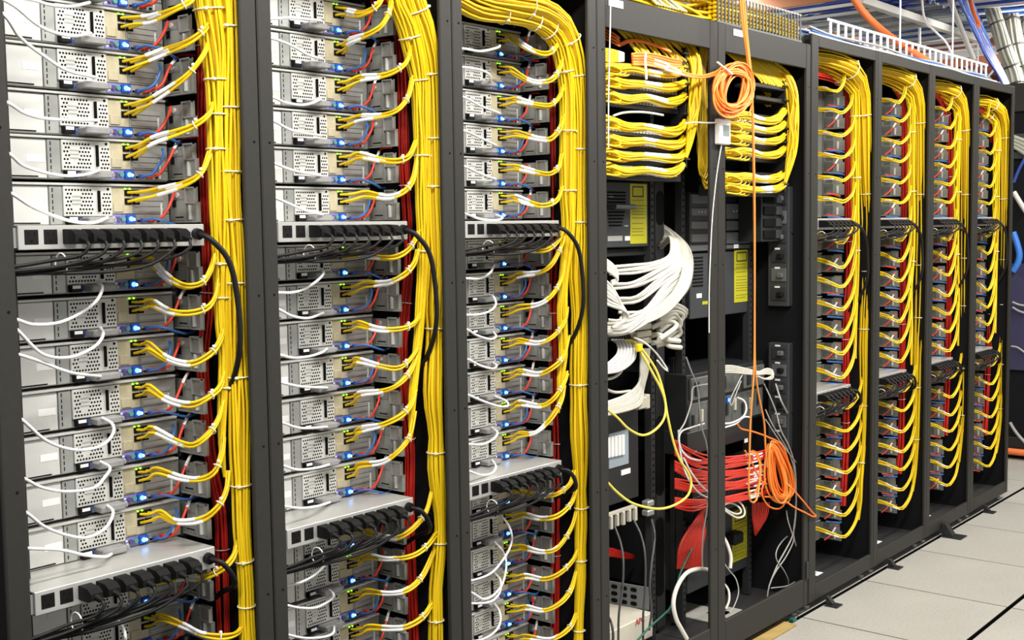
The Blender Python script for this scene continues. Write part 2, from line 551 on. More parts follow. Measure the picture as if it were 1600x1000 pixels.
# ------------------------------------------------------------------ server (rear view): local x measured from the rack's right seam
def make_server(detail):
    r = thing('server', '', 'server', (0, 0, 0))
    XR = -0.112
    if not detail:
        MB().cbox(-0.538, 0.0, 0.002, XR, 0.62, 0.0855, 0.001).build('chassis', M['metal_dark'], r)
        MB().box(-0.538, -0.004, 0.0858, XR, 0.6, 0.0895).build('lid', M['lid'], r)
    else:
        MB().cbox(-0.538, 0.003, 0.002, XR, 0.62, 0.0835, 0.001).build('chassis', M['metal_dark'], r)
        MB().cbox(-0.540, -0.007, 0.084, XR - 0.004, 0.6, 0.0890, 0.0008).build('lid', M['lid'], r)
        bp = MB().cbox(-0.505, -0.001, 0.004, -0.3955, 0.004, 0.082, 0.001).build('blank_plate', M['metal_light'], r)
        lb = MB().box(-0.438, -0.0018, 0.036, -0.400, -0.0008, 0.050).build('asset_label', M['white'], bp)
        MB().box(-0.49, -0.0022, 0.006, -0.415, -0.001, 0.0085).build('pull_slot', M['hole'], bp)
        b = MB().cbox(-0.3945, -0.003, 0.004, -0.366, 0.004, 0.082, 0.001).build('bracket', M['metal'], r)
        q = MB()
        for z in np.arange(0.010, 0.080, 0.012):
            q.box(-0.3885, -0.0035, z, -0.3865, -0.0028, z + 0.008)
        q.build('bracket_slots', M['hole'], b)['kind'] = 'stuff'
        # power supply with punched holes
        p = MB().cbox(-0.3645, -0.005, 0.0205, -0.2545, 0.004, 0.0825, 0.0012).build('power_supply', M['psu'], r)
        q = MB()
        for row in range(7):
            z = 0.0275 + row * 0.0079
            for c in range(9):
                x = -0.3585 + c * 0.0068 + (0.0034 if row % 2 else 0)
                if c in (2, 3, 4) and 1 <= row <= 5 and (row, c) != (1, 4):
                    continue
                q.cyl((x, -0.0048, z), (x, -0.0054, z), 0.0024, 6)
            if row < 6:
                for c in range(3):
                    x = -0.2755 + c * 0.0066 + (0.0030 if row % 2 else 0)
                    q.cyl((x, -0.0048, z), (x, -0.0054, z), 0.0024, 6)
        q.cyl((-0.2635, -0.0048, 0.0775), (-0.2635, -0.0058, 0.0775), 0.003, 8)
        q.build('vent_holes', M['hole'], p)['kind'] = 'stuff'
        q = MB()
        for row in (2, 3, 4):
            for c in range(6):
                x = -0.3465 + c * 0.0036
                q.box(x, -0.0054, 0.0282 + row * 0.0079, x + 0.0026, -0.0049, 0.0316 + row * 0.0079)
        q.build('embossed_marks', M['metal'], p)['kind'] = 'stuff'
        MB().cbox(-0.2885, -0.012, 0.030, -0.2845, -0.004, 0.074, 0.001).build('pull_handle', M['hole'], p)
        # inlet row under the supply
        MB().box(-0.3645, 0.0005, 0.0035, -0.2545, 0.004, 0.0200).build('inlet_panel', M['metal_dark'], r)
        inl = MB().cbox(-0.360, -0.014, 0.0045, -0.336, 0.003, 0.0195, 0.0015).build('power_inlet', M['plug_black'], r)
        MB().box(-0.358, -0.0146, 0.0125, -0.340, -0.0138, 0.0190).build('inlet_label', M['white'], inl)
        MB().box(-0.3345, -0.0012, 0.0045, -0.327, 0.001, 0.0195).build('inlet_clip', M['blue_deep'], r)
        # expansion cards
        MB().cbox(-0.2535, -0.001, 0.026, -0.2035, 0.004, 0.082, 0.001).build('expansion_card', M['beige'], r)
        MB().cbox(-0.2028, -0.001, 0.026, XR - 0.001, 0.004, 0.082, 0.001).build('slot_panel', M['metal_dark'], r)
        for z in (0.030, 0.042, 0.054):
            MB().cbox(-0.199, -0.0028, z, -0.128, -0.0008, z + 0.009, 0.0008).build('slot_cover', M['metal'], r)
        for x in (-0.2225, -0.2035):
            for z in (0.0455, 0.0640):
                MB().box(x, -0.0030, z, x + 0.0165, 0.002, z + 0.0135).build('network_port', M['hole'], r)
        for x in (-0.222, -0.2115):
            MB().cyl((x, -0.0028, 0.0790), (x, -0.0050, 0.0790), 0.0021, 8).build('link_light', M['led_green'], r)
        MB().cbox(-0.250, -0.004, 0.030, -0.2275, -0.0005, 0.050, 0.001).build('card_cover', M['beige'], r)
        # lower port strip
        MB().box(-0.2535, -0.0005, 0.0045, -0.1985, 0.004, 0.0245).build('port_panel', M['blue_panel'], r)
        MB().box(-0.1980, -0.0004, 0.0045, XR - 0.001, 0.004, 0.0245).build('port_panel', M['metal_dark'], r)
        q = MB()
        for x, z in ((-0.2525, 0.016), (-0.2505, 0.0085)):
            q.box(x, -0.001, z, x + 0.005, -0.0004, z + 0.004)
        q.build('panel_print', M['white'], r)['kind'] = 'stuff'
        MB().cyl((-0.2405, -0.0008, 0.0150), (-0.2405, -0.0060, 0.0150), 0.0050, 12).build('mouse_port', M['violet_port'], r)
        MB().cyl((-0.2285, -0.0008, 0.0150), (-0.2285, -0.0060, 0.0150), 0.0050, 12).build('keyboard_port', M['teal'], r)
        vp = MB().cbox(-0.2215, -0.009, 0.0060, -0.2005, 0.001, 0.0240, 0.0015).build('video_port', M['blue_port'], r)
        q = MB().cyl((-0.2135, -0.0088, 0.0150), (-0.2135, -0.0108, 0.0150), 0.0052, 10)
        q.build('status_light', M['led_blue'], vp)
        MB().cyl((-0.2065, -0.0088, 0.0140), (-0.2065, -0.0102, 0.0140), 0.0032, 8).build('status_light', M['led_core'], vp)
        for x in (-0.1960, -0.1835, -0.1620, -0.1480):
            MB().cbox(x, -0.003, 0.0070, x + 0.0095, 0.001, 0.0150, 0.0006).build('usb_port', M['metal'], r)
        q = MB()
        for x in (-0.1960, -0.1835, -0.1620, -0.1480):
            q.box(x + 0.001, -0.0036, 0.0082, x + 0.0085, -0.0029, 0.0128)
        q.build('port_openings', M['hole'], r)['kind'] = 'stuff'
        MB().cbox(-0.1355, -0.004, 0.0075, -0.1315, 0.001, 0.0490, 0.0008).build('panel_latch', M['metal_light'], r)
    # slide-rail bracket that stands out on the right side
    w = XR + 0.010
    br = MB().prism_x([(0.03, 0.006), (-0.096, 0.006), (-0.096, 0.050), (-0.088, 0.050), (-0.088, 0.083), (-0.052, 0.083), (-0.052, 0.078), (0.03, 0.078)], w, w + 0.004).build('rail_bracket', M['metal_dark'], r)
    for (ya, za, yb, zb) in ((-0.046, 0.012, -0.004, 0.054), (-0.044, 0.058, -0.012, 0.077)):
        MB().box(w - 0.0012, ya, za, w, yb, zb).build('bracket_plate', M['metal' if detail else 'metal_dim'], br)  # far plates take a darker metal, painting in their grazing-angle shade
    if detail:
        fr = MB()
        for (a, b, c, d) in ((-0.096, -0.093, 0.006, 0.050), (-0.054, -0.051, 0.006, 0.083), (-0.096, -0.051, 0.006, 0.009), (-0.096, -0.051, 0.047, 0.050), (-0.088, -0.085, 0.050, 0.083), (-0.088, -0.051, 0.080, 0.083), (-0.054, 0.0, 0.006, 0.009)):
            fr.box(w - 0.006, a, c, w - 0.0002, b, d)
        fr.build('bracket_frame', M['metal'], br)
        q = MB()
        q.box(w - 0.0018, -0.040, 0.0165, w - 0.0008, -0.010, 0.0195)
        q.box(w - 0.0030, -0.013, 0.040, w - 0.0008, -0.001, 0.056)
        q.build('bracket_cutouts', M['hole'], br)['kind'] = 'stuff'
        MB().cyl((w - 0.001, -0.020, 0.067), (w - 0.004, -0.020, 0.067), 0.006, 8).build('bracket_boss', M['metal_light'], br)
    MB().cbox(w - 0.006, -0.071, 0.012, w + 0.001, -0.064, 0.044, 0.001).build('bracket_latch', M['metal_light'], br)
    if not detail:
        MB().box(w - 0.003, -0.082, 0.056, w, -0.060, 0.074).build('bracket_plate', M['metal'], br)
    return r


# heights of the blue status light of every server, measured rack by rack
LED = {
    0: [2.130, 2.039, 1.950, 1.859, 1.767, 1.677, 1.583, 1.443, 1.349, 1.257, 1.164, 1.071, 0.978, 0.885, 0.746, 0.653],
    1: [2.051, 1.958, 1.865, 1.772, 1.680, 1.586, 1.445, 1.351, 1.258, 1.163, 1.068, 0.974, 0.881, 0.741, 0.647, 0.555, 0.461],
    2: [2.056, 1.965, 1.870, 1.776, 1.682, 1.590, 1.447, 1.350, 1.257, 1.162, 1.065, 0.969, 0.874, 0.734, 0.639, 0.547, 0.453, 0.360, 0.266],
}
FAR = [2.056, 1.963, 1.870, 1.776, 1.682, 1.590, 1.447, 1.350, 1.257, 1.162, 1.065, 0.969, 0.874, 0.734, 0.639, 0.547, 0.453, 0.360, 0.266, 0.172]
for k in (5, 6, 7, 8):
    LED[k] = FAR


def where(k, z):
    """Words that single out one server of a rack by the power strip it is nearest to."""
    L = LED[k]
    if z > 1.5:
        n = [q for q in L if q > 1.5]
        i = len(n) - 1 - n.index(z)
        return ('just' if i == 0 else ORD[i]) + ' above the upper power strip'
    if z > 0.8:
        n = [q for q in L if 0.8 < q < 1.5]
        i = n.index(z)
        return ('just' if i == 0 else ORD[i]) + ' below the upper power strip'
    n = [q for q in L if q < 0.8]
    i = n.index(z)
    return ('just' if i == 0 else ORD[i]) + ' below the lower power strip'


proto_near, proto_far = make_server(True), make_server(False)
first = {True: proto_near, False: proto_far}
SRV_Y = 0.20
for k in (0, 1, 2, 5, 6, 7, 8):
    near = k < 3
    for z in LED[k]:
        p = first[near]
        if p.location.x == 0:
            s = p
        else:
            s = copy_tree(p)
        s.location = (SEAM[k + 1] + (0.012 if k == 0 else 0), SRV_Y, z - 0.019)
        s['label'] = ('grey server with blue light, ' if near else 'grey server, ') + where(k, z) + ', ' + RACK_NAME[k]
        s['group'] = 'servers of the ' + RACK_NAME[k]

# ------------------------------------------------------------------ power strips with plugs and feed cords
def make_strip():
    r = thing('power_strip', '', 'power strip')
    MB().cbox(-0.528, 0.0, 0.0, -0.115, 0.15, 0.046, 0.0012).build('shell', M['pdu'], r)
    for i in range(9):
        x = -0.515 + i * 0.0385
        o = MB().cbox(x, -0.0012, 0.010, x + 0.0275, 0.002, 0.038, 0.001).build('outlet', M['plug_black'], r)
        MB().box(x + 0.007, -0.0016, 0.026, x + 0.0085, -0.0008, 0.033).box(x + 0.019, -0.0016, 0.026, x + 0.0205, -0.0008, 0.033).box(x + 0.0115, -0.0016, 0.014, x + 0.016, -0.0008, 0.019).build('outlet_slots', M['hole'], o)['kind'] = 'stuff'
    MB().box(-0.153, -0.0008, 0.030, -0.145, 0.0005, 0.034).box(-0.158, -0.0008, 0.018, -0.148, 0.0005, 0.020).build('rating_print', M['print'], r)['kind'] = 'stuff'
    MB().box(-0.56, 0.004, 0.004, -0.5285, 0.007, 0.042).build('mounting_ear', M['metal'], r)
    MB().cyl((-0.136, -0.001, 0.026), (-0.136, -0.014, 0.024), 0.012, 12).build('cord_grommet', M['plug_black'], r)
    return r


def make_plug(i, n):
    """Plug i of n: angled body against the strip, cord hanging into a bundle that runs off to the rack's left side."""
    r = thing('power_plug', '', 'plug')
    b = MB()
    b.prism_x([(0.0, -0.0145), (0.0, 0.0145), (-0.030, 0.0125), (-0.043, 0.004), (-0.043, -0.010), (-0.030, -0.0145)], -0.0130, 0.0130)
    b.cyl((0.0, -0.040, -0.004), (0.004, -0.056, -0.010), 0.0075, 8, 0.0045)
    b.build('plug_body', M['plug_black'], r)
    run = i * 0.0385
    zz = -0.050 - 0.006 * (i % 3) - 0.0012 * i
    y0 = -0.036 - 0.006 * (i % 2)
    pts = [(0.003, -0.053, -0.009), (0.004, -0.062, -0.017), (-0.010, y0 - 0.016, -0.036), (-0.06, y0, zz + 0.006), (-0.12 - run * 0.3, y0 + 0.004, zz - 0.002), (-0.20 - run * 0.7, -0.020 + 0.003 * (i % 4), -0.058 - 0.004 * (i % 4)), (-0.115 - run - 0.09, 0.0, -0.040), (-0.115 - run - 0.14, 0.03, -0.030)]
    MB().tube(cr(pts, 26), 0.0037, 6).build('plug_cord', M['cord_black'], r)
    return r


strip0 = make_strip()
NPL = 7
plug0 = [make_plug(i, NPL) for i in range(NPL)]
used = set()


def take(p):
    if p.name not in used:
        used.add(p.name)
        return p
    return copy_tree(p)


STRIP = {0: (1.520, 0.822), 1: (1.523, 0.816), 2: (1.522, 0.811)}
for k in (0, 1, 2, 5, 6, 7, 8):
    for lvl, z in zip(('upper', 'lower'), STRIP.get(k, (1.522, 0.811))):
        X = SEAM[k + 1] + (0.004 if k == 0 else 0)
        s = take(strip0)
        s.location = (X, 0.06, z)
        s['label'] = 'light grey power strip with black plugs, ' + lvl + ' one in ' + RACK_NAME[k]
        s['group'] = 'rack power strips'
        for i in range(NPL):
            q = take(plug0[i])
            q.location = (X - 0.515 + 0.01375 + (i + 2) * 0.0385, 0.0580, z + 0.024)
            q['label'] = 'black plug, ' + ORD[i] + ' along the ' + lvl + ' strip, ' + RACK_NAME[k]
            q['group'] = 'plugs of the ' + lvl + ' strip in the ' + RACK_NAME[k]
        # tie that gathers the plug cords
        t = MB().torus((X - 0.455, 0.040, z - 0.028), (0, 1, 0), (0, 0, 1), 0.021, 0.0016, 14, 5)
        tag(t.build('plug_cord_band', M['tie_white']), 'white cable tie around the black plug cords, ' + lvl + ' strip of ' + RACK_NAME[k], 'cable tie', 'ties round the plug cords')
        # feed cord
        g = np.array([X - 0.136, 0.046, z + 0.024])
        if lvl == 'upper':
            pts = [g, g + (0.012, -0.020, -0.010), g + (0.045, -0.035, -0.055), g + (0.062, -0.038, -0.13), g + (0.068, -0.036, -0.23), g + (0.071, -0.006, -0.31), g + (0.074, 0.05, -0.38)]
        else:
            pts = [g, g + (0.012, -0.020, -0.006), g + (0.034, -0.025, -0.035), g + (0.052, -0.01, -0.068), g + (0.070, 0.06, -0.10), g + (0.075, 0.12, -0.14)]
        cable_thing('feed_cable', 'thick black feed cord leaving the ' + lvl + ' power strip, ' + RACK_NAME[k], 'cord', pts, 0.0062, M['cord_black'], 8, 40, 'feed cords of the power strips')

# ------------------------------------------------------------------ yellow cable trunks
PXM = {0: 720.0, 1: 690.0, 2: 640.0}
# centre line of each bundle in the photograph (x, y, width in pixels); all of them hang 5 cm behind the post fronts
TRUNK = {
    0: [('A', [(351, -60, 34), (355, 0, 31), (358, 70, 29), (359, 130, 26), (360, 220, 27), (361, 300, 25), (365, 370, 26), (368, 420, 27), (370, 500, 26), (372, 575, 25), (374, 640, 27), (374, 700, 26), (376, 760, 23), (378, 830, 22), (384, 900, 20), (386, 960, 20), (389, 1040, 22)], 24),
        ('B', [(318, -60, 36), (324, 0, 36), (334, 75, 32), (338, 140, 26), (340, 220, 26), (342, 320, 24), (345, 420, 20), (346, 500, 17), (350, 560, 14), (347, 640, 12), (347, 700, 9), (351, 745, 4)], 24)],
    1: [('A', [(628, -60, 30), (643, 0, 33), (657, 40, 34), (669, 90, 30), (674, 127, 22), (675, 180, 24), (676, 250, 23), (677, 310, 22), (680, 375, 27), (682, 420, 26), (679, 480, 26), (679, 522, 20), (677, 575, 24), (676, 625, 24), (681, 677, 18), (681, 725, 22), (685, 775, 19), (688, 815, 13), (686, 862, 18), (681, 920, 17), (681, 950, 18), (681, 1040, 20)], 26),
        ('B', [(606, -60, 26), (620, 0, 26), (636, 40, 28), (648, 90, 26), (655, 130, 22), (657, 180, 20), (659, 220, 20), (660, 310, 18), (662, 375, 17), (660, 430, 14), (657, 475, 13), (654, 525, 12), (649, 575, 11), (645, 612, 11), (643, 650, 8), (641, 690, 4)], 22)],
    2: [('A', [(700, -32, 26), (745, -6, 28), (790, 4, 30), (835, 12, 32), (868, 30, 32), (886, 56, 30), (898, 95, 27), (904, 150, 24), (905, 220, 20), (905, 275, 17), (905, 310, 17), (904, 375, 22), (902, 425, 24), (905, 480, 20), (905, 525, 21), (904, 575, 22), (904, 626, 20), (905, 675, 23), (907, 725, 19), (907, 762, 14), (908, 812, 16), (907, 857, 14), (907, 912, 14), (905, 952, 12), (903, 1040, 12)], 24),
        ('B', [(705, -4, 24), (745, 16, 24), (790, 22, 24), (830, 30, 24), (858, 46, 25), (874, 72, 24), (882, 110, 22), (886, 150, 21), (886, 220, 20), (886, 275, 20), (886, 312, 19), (888, 350, 18), (884, 400, 14), (880, 440, 12), (878, 490, 14), (880, 550, 12), (876, 587, 10), (875, 612, 8), (872, 645, 4)], 20)],
    5: [('A', [(1262, 78, 22), (1284, 84, 24), (1305, 92, 26), (1328, 108, 27), (1343, 131, 24), (1349, 165, 19), (1351, 225, 18), (1352, 280, 17), (1354, 340, 15), (1354, 420, 14), (1352, 480, 14), (1350, 544, 14), (1350, 590, 12), (1349, 640, 11), (1348, 688, 10), (1343, 748, 10), (1343, 790, 7), (1341, 812, 4)], 14),
        ('B', [(1284, 92, 16), (1305, 102, 18), (1322, 118, 18), (1333, 140, 16), (1336, 165, 14), (1336, 225, 12), (1337, 280, 12), (1337, 330, 11), (1338, 400, 9), (1337, 460, 8), (1336, 520, 6), (1337, 560, 3)], 10)],
    6: [('A', [(1366, 100, 18), (1385, 104, 20), (1405, 112, 22), (1422, 127, 22), (1432, 150, 18), (1437, 184, 15), (1438, 280, 15), (1438, 340, 13), (1437, 420, 13), (1436, 500, 13), (1434, 544, 12), (1433, 600, 10), (1432, 640, 10), (1431, 688, 9), (1428, 748, 6), (1426, 768, 3)], 13),
        ('B', [(1385, 112, 14), (1403, 121, 14), (1415, 134, 14), (1423, 155, 12), (1424, 184, 11), (1424, 280, 11), (1425, 330, 10), (1425, 400, 8), (1422, 450, 7), (1424, 520, 5), (1424, 570, 3)], 10)],
    7: [('A', [(1448, 128, 16), (1466, 130, 18), (1482, 134, 19), (1495, 146, 19), (1503, 168, 16), (1507, 200, 14), (1508, 260, 13), (1508, 340, 12), (1507, 420, 11), (1506, 532, 11), (1504, 592, 9), (1503, 640, 9), (1500, 688, 7), (1498, 722, 4)], 12),
        ('B', [(1466, 138, 12), (1480, 142, 13), (1490, 154, 12), (1496, 172, 11), (1496, 200, 10), (1495, 260, 10), (1495, 320, 9), (1495, 400, 7), (1497, 470, 6), (1497, 540, 3)], 9)],
    8: [('A', [(1516, 153, 14), (1535, 154, 16), (1551, 158, 17), (1562, 172, 17), (1568, 195, 15), (1569, 230, 12), (1568, 300, 12), (1568, 380, 11), (1567, 460, 10), (1565, 544, 9), (1563, 616, 8), (1560, 676, 6), (1556, 708, 4)], 11),
        ('B', [(1535, 160, 10), (1547, 166, 11), (1555, 180, 11), (1558, 200, 10), (1557, 260, 9), (1556, 320, 9), (1556, 380, 7), (1555, 440, 6), (1555, 520, 3)], 8)],
}
TIES = {0: [(.10, 'AB'), (.205, 'A'), (.225, 'B'), (.30, 'AB'), (.37, 'AB'), (.445, 'A'), (.58, 'AB'), (.66, 'B'), (.74, 'A'), (.83, 'B'), (.86, 'A'), (.93, 'A')],
        1: [(.085, 'AB'), (.175, 'AB'), (.26, 'AB'), (.33, 'A'), (.42, 'B'), (.53, 'A'), (.60, 'B'), (.70, 'A'), (.84, 'A'), (.94, 'A')],
        2: [(.14, 'AB'), (.155, 'AB'), (.23, 'AB'), (.285, 'AB'), (.36, 'AB'), (.47, 'B'), (.455, 'A'), (.58, 'B'), (.66, 'A'), (.80, 'A'), (.88, 'A'), (.96, 'A')]}
TR_Y = 0.05


def strands(center, radii, n, r, wob=0.10, seed=0, wind=0.4):
    """n cables packed into a bundle along a centre line."""
    g = np.random.default_rng(seed)
    m = len(center)
    T = np.gradient(center, axis=0)
    T /= np.linalg.norm(T, axis=1)[:, None]
    e1 = np.cross(T, np.array([0.0, 1.0, 0.0]))
    e1 /= np.maximum(np.linalg.norm(e1, axis=1), 1e-6)[:, None]
    e2 = np.cross(T, e1)
    out = []
    n_in = n // 4
    s = np.linspace(0, 1, m)
    for i in range(n):
        inner = i >= n - n_in
        a0 = 2 * math.pi * (i + g.uniform(-.25, .25)) / max(n - n_in, 1)
        rr = 0.45 if inner else 1.0
        ph, ph2 = g.uniform(0, 6.28, 2)
        fr = g.uniform(1.2, 3.2)
        a = a0 + wind * s * g.uniform(-.3, 1.0) + wob * 1.6 * np.sin(fr * 6.28 * s + ph)
        q = rr * (1 - wob * 0.6 * (0.5 + 0.5 * np.sin(fr * 4.1 * s + ph2)))
        rad = np.maximum(radii - r, 0.0) * q
        out.append(center + (rad * np.cos(a))[:, None] * e1 + (rad * np.sin(a))[:, None] * e2)
    return out, (T, e1, e2)


def tie_ring(mb, P, T, e1, e2, R, knob=1):
    mb.torus(P, e1, e2, R + 0.0010, 0.0019, 18, 5)
    k = P - e2 * 0 + e1 * (R * (-0.75 if knob < 0 else 0.75)) + np.array([0, -0.66 * R, 0])
    mb.cbox(k[0] - 0.004, k[1] - 0.005, k[2] - 0.003, k[0] + 0.004, k[1] + 0.003, k[2] + 0.003, 0.001)


TRUNK_PATH = {}
for k, parts in TRUNK.items():
    near = k < 3
    root = None
    for (nm, pp, n) in parts:
        m = 46 if near else 30
        W = np.array([at(x, y, TR_Y + (0.012 if nm == 'B' else 0.0)) for x, y, w in pp])
        if k >= 5:
            # bundles come down from the tray behind the top beam
            W[0, 1] += 0.13
            W[1, 1] += 0.07
            W[2, 1] += 0.03
        wd = []
        for (x, y, w) in pp:
            a, b = at(x - w / 2, y, TR_Y), at(x + w / 2, y, TR_Y)
            t_h = abs(b[0] - a[0])
            # a bundle seen obliquely: its width in the picture is its diameter
            dpx = F_PX / ((np.array(at(x, y, TR_Y)) - CAM) @ _F)
            wd.append(w * (1.32 if near else 1.20) / dpx / 2)
        cl = cr(np.vstack([W]), m)
        L = np.r_[0, np.cumsum(np.linalg.norm(np.diff(W, axis=0), axis=1))]
        rad = np.interp(np.linspace(0, 1, m) * L[-1], L, wd)
        if root is None:
            root = thing('yellow_cable_bundle', 'thick yellow cable trunk tied with pale ties, hanging in ' + RACK_NAME[k], 'cable bundle', tuple(cl[-1]), 'yellow cable trunks')
            base = cl[-1]
        TRUNK_PATH[(k, nm)] = cl
        S, (T, e1, e2) = strands(cl, rad, n, 0.0033, 0.10, seed=k * 10 + (nm == 'B'))
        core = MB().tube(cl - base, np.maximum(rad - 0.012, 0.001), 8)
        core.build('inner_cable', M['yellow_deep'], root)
        for i, P in enumerate(S):
            MB().tube(P - base, 0.0033, 6 if near else 5).build('cable', M['yellow'] if i % 5 else M['yellow_deep'], root)
        for j, (fr, which) in enumerate(TIES.get(k, [(.20, 'AB'), (.30, 'A'), (.34, 'B'), (.42, 'A'), (.50, 'B'), (.56, 'A'), (.66, 'A'), (.72, 'B'), (.80, 'A'), (.90, 'A')])):
            if nm in which:
                i = min(int(fr * (m - 1)), m - 2)
                mb = MB()
                tie_ring(mb, cl[i] - base, T[i], e1[i], e2[i], rad[i], 1 if (j + k) % 2 else -1)
                mb.build('cable_tie', M['tie'], root)


def trunk_x(k, z, nm=None):
    best = None
    for q in ('A', 'B'):
        cl = TRUNK_PATH[(k, q)]
        v = cl[len(cl) // 5:]
        if v[:, 2].min() <= z:
            i = int(np.argmin(abs(v[:, 2] - z)))
            if best is None or v[i, 0] < best:
                best = v[i, 0]
    return best if best is not None else TRUNK_PATH[(k, 'A')][-1, 0]


# ------------------------------------------------------------------ patch cables from each server to the trunk
LOOPS = {
    0: [None, None, [(197, 24), (236, 29), (270, 16), (299, 0), (305, -15)], [(197, 92), (255, 82), (290, 68), (318, 48), (328, 32)], [(197, 158), (240, 154), (290, 120), (318, 85), (324, 68)],
        [(197, 228), (240, 219), (295, 200), (325, 180), (332, 162)], [(197, 296), (247, 299), (289, 287), (315, 269), (328, 238)], [(200, 398), (236, 408), (262, 434), (289, 447), (315, 442), (329, 421), (335, 400)],
        [(207, 466), (236, 473), (262, 486), (294, 489), (323, 481), (336, 463), (340, 440)], [(207, 530), (231, 540), (262, 561), (297, 568), (328, 553), (344, 532), (351, 506)],
        [(207, 598), (231, 606), (262, 624), (297, 633), (325, 621), (344, 603), (351, 580)], [(210, 664), (236, 671), (276, 690), (302, 695), (325, 679), (341, 655), (349, 627)],
        [(215, 728), (244, 735), (283, 747), (315, 748), (336, 735), (347, 705), (350, 680)], [(218, 791), (249, 801), (276, 815), (315, 811), (341, 790), (354, 764), (357, 738)],
        [(222, 880), (283, 901), (315, 902), (346, 889), (364, 869), (370, 848)], [(226, 956), (249, 964), (289, 979), (315, 991), (349, 995), (373, 987), (382, 968)]],
    1: [[(525, 9), (545, 20), (565, 22), (585, 12), (595, 0), (600, -18)], [(522, 66), (545, 65), (570, 56), (595, 41), (607, 20), (612, 0)], [(525, 125), (560, 123), (595, 119), (620, 110), (635, 95), (641, 75)],
        [(525, 184), (560, 184), (595, 181), (620, 172), (637, 152), (644, 122)], [(525, 239), (560, 243), (595, 250), (620, 252), (640, 243), (650, 222)], [(527, 300), (570, 303), (605, 308), (630, 300), (645, 280), (651, 248)],
        [(527, 396), (560, 397), (595, 403), (620, 401), (640, 388), (654, 362)], [(527, 443), (570, 444), (605, 442), (630, 430), (646, 412), (653, 392)], [(527, 501), (560, 506), (590, 514), (620, 515), (645, 507), (657, 490)],
        [(530, 558), (555, 563), (590, 572), (620, 575), (640, 563), (657, 536)], [(530, 617), (560, 616), (595, 612), (620, 602), (640, 582), (652, 556)], [(530, 674), (560, 672), (595, 665), (625, 650), (642, 632), (649, 612)],
        [(530, 729), (560, 727), (595, 722), (620, 707), (640, 682), (648, 645)], [(536, 818), (570, 830), (595, 837), (620, 840), (645, 825), (665, 800), (675, 768)], [(537, 868), (570, 869), (605, 873), (640, 870), (665, 855), (687, 826)],
        [(540, 922), (570, 924), (605, 927), (635, 922), (660, 900), (680, 858)], [(540, 980), (575, 980), (610, 982), (635, 979), (662, 962), (681, 932)]],
    2: [[(777, 49), (800, 58), (825, 76), (850, 84), (865, 78), (874, 60)], [(777, 102), (800, 110), (825, 125), (845, 129), (865, 122), (877, 100), (880, 80)], [(777, 152), (805, 156), (835, 163), (860, 164), (873, 152), (879, 136)],
        [(777, 204), (807, 209), (840, 217), (860, 217), (875, 200), (880, 182)], [(777, 257), (807, 262), (840, 270), (860, 271), (873, 260), (878, 242)], [(777, 306), (805, 310), (830, 318), (850, 321), (870, 312), (878, 294)],
        [(777, 388), (810, 388), (835, 392), (855, 390), (872, 375), (879, 358)], [(777, 431), (810, 430), (840, 426), (860, 415), (875, 390), (881, 372)], [(777, 481), (810, 480), (840, 476), (862, 462), (877, 435), (881, 410)],
        [(777, 531), (810, 533), (840, 536), (865, 525), (882, 502), (886, 482)], [(777, 580), (810, 581), (840, 585), (862, 575), (880, 557), (889, 526)], [(777, 630), (810, 630), (845, 634), (865, 622), (880, 600), (886, 582)],
        [(777, 679), (810, 679), (837, 676), (862, 652), (877, 625), (882, 600)], [(785, 770), (820, 770), (850, 774), (870, 772), (890, 757), (898, 736)], [(782, 800), (815, 804), (845, 810), (870, 806), (892, 787), (902, 762)],
        [(785, 849), (815, 855), (845, 862), (870, 857), (892, 827), (902, 795)], [(790, 894), (820, 900), (850, 905), (875, 895), (895, 875), (903, 856)], [(785, 944), (820, 949), (850, 954), (875, 942), (892, 920), (901, 890)],
        [(787, 988), (820, 995), (860, 999), (890, 980), (904, 950)]],
}
OFF = [(0.0045, -0.003), (0.0015, 0.004), (-0.0040, -0.003), (-0.0045, 0.004)]


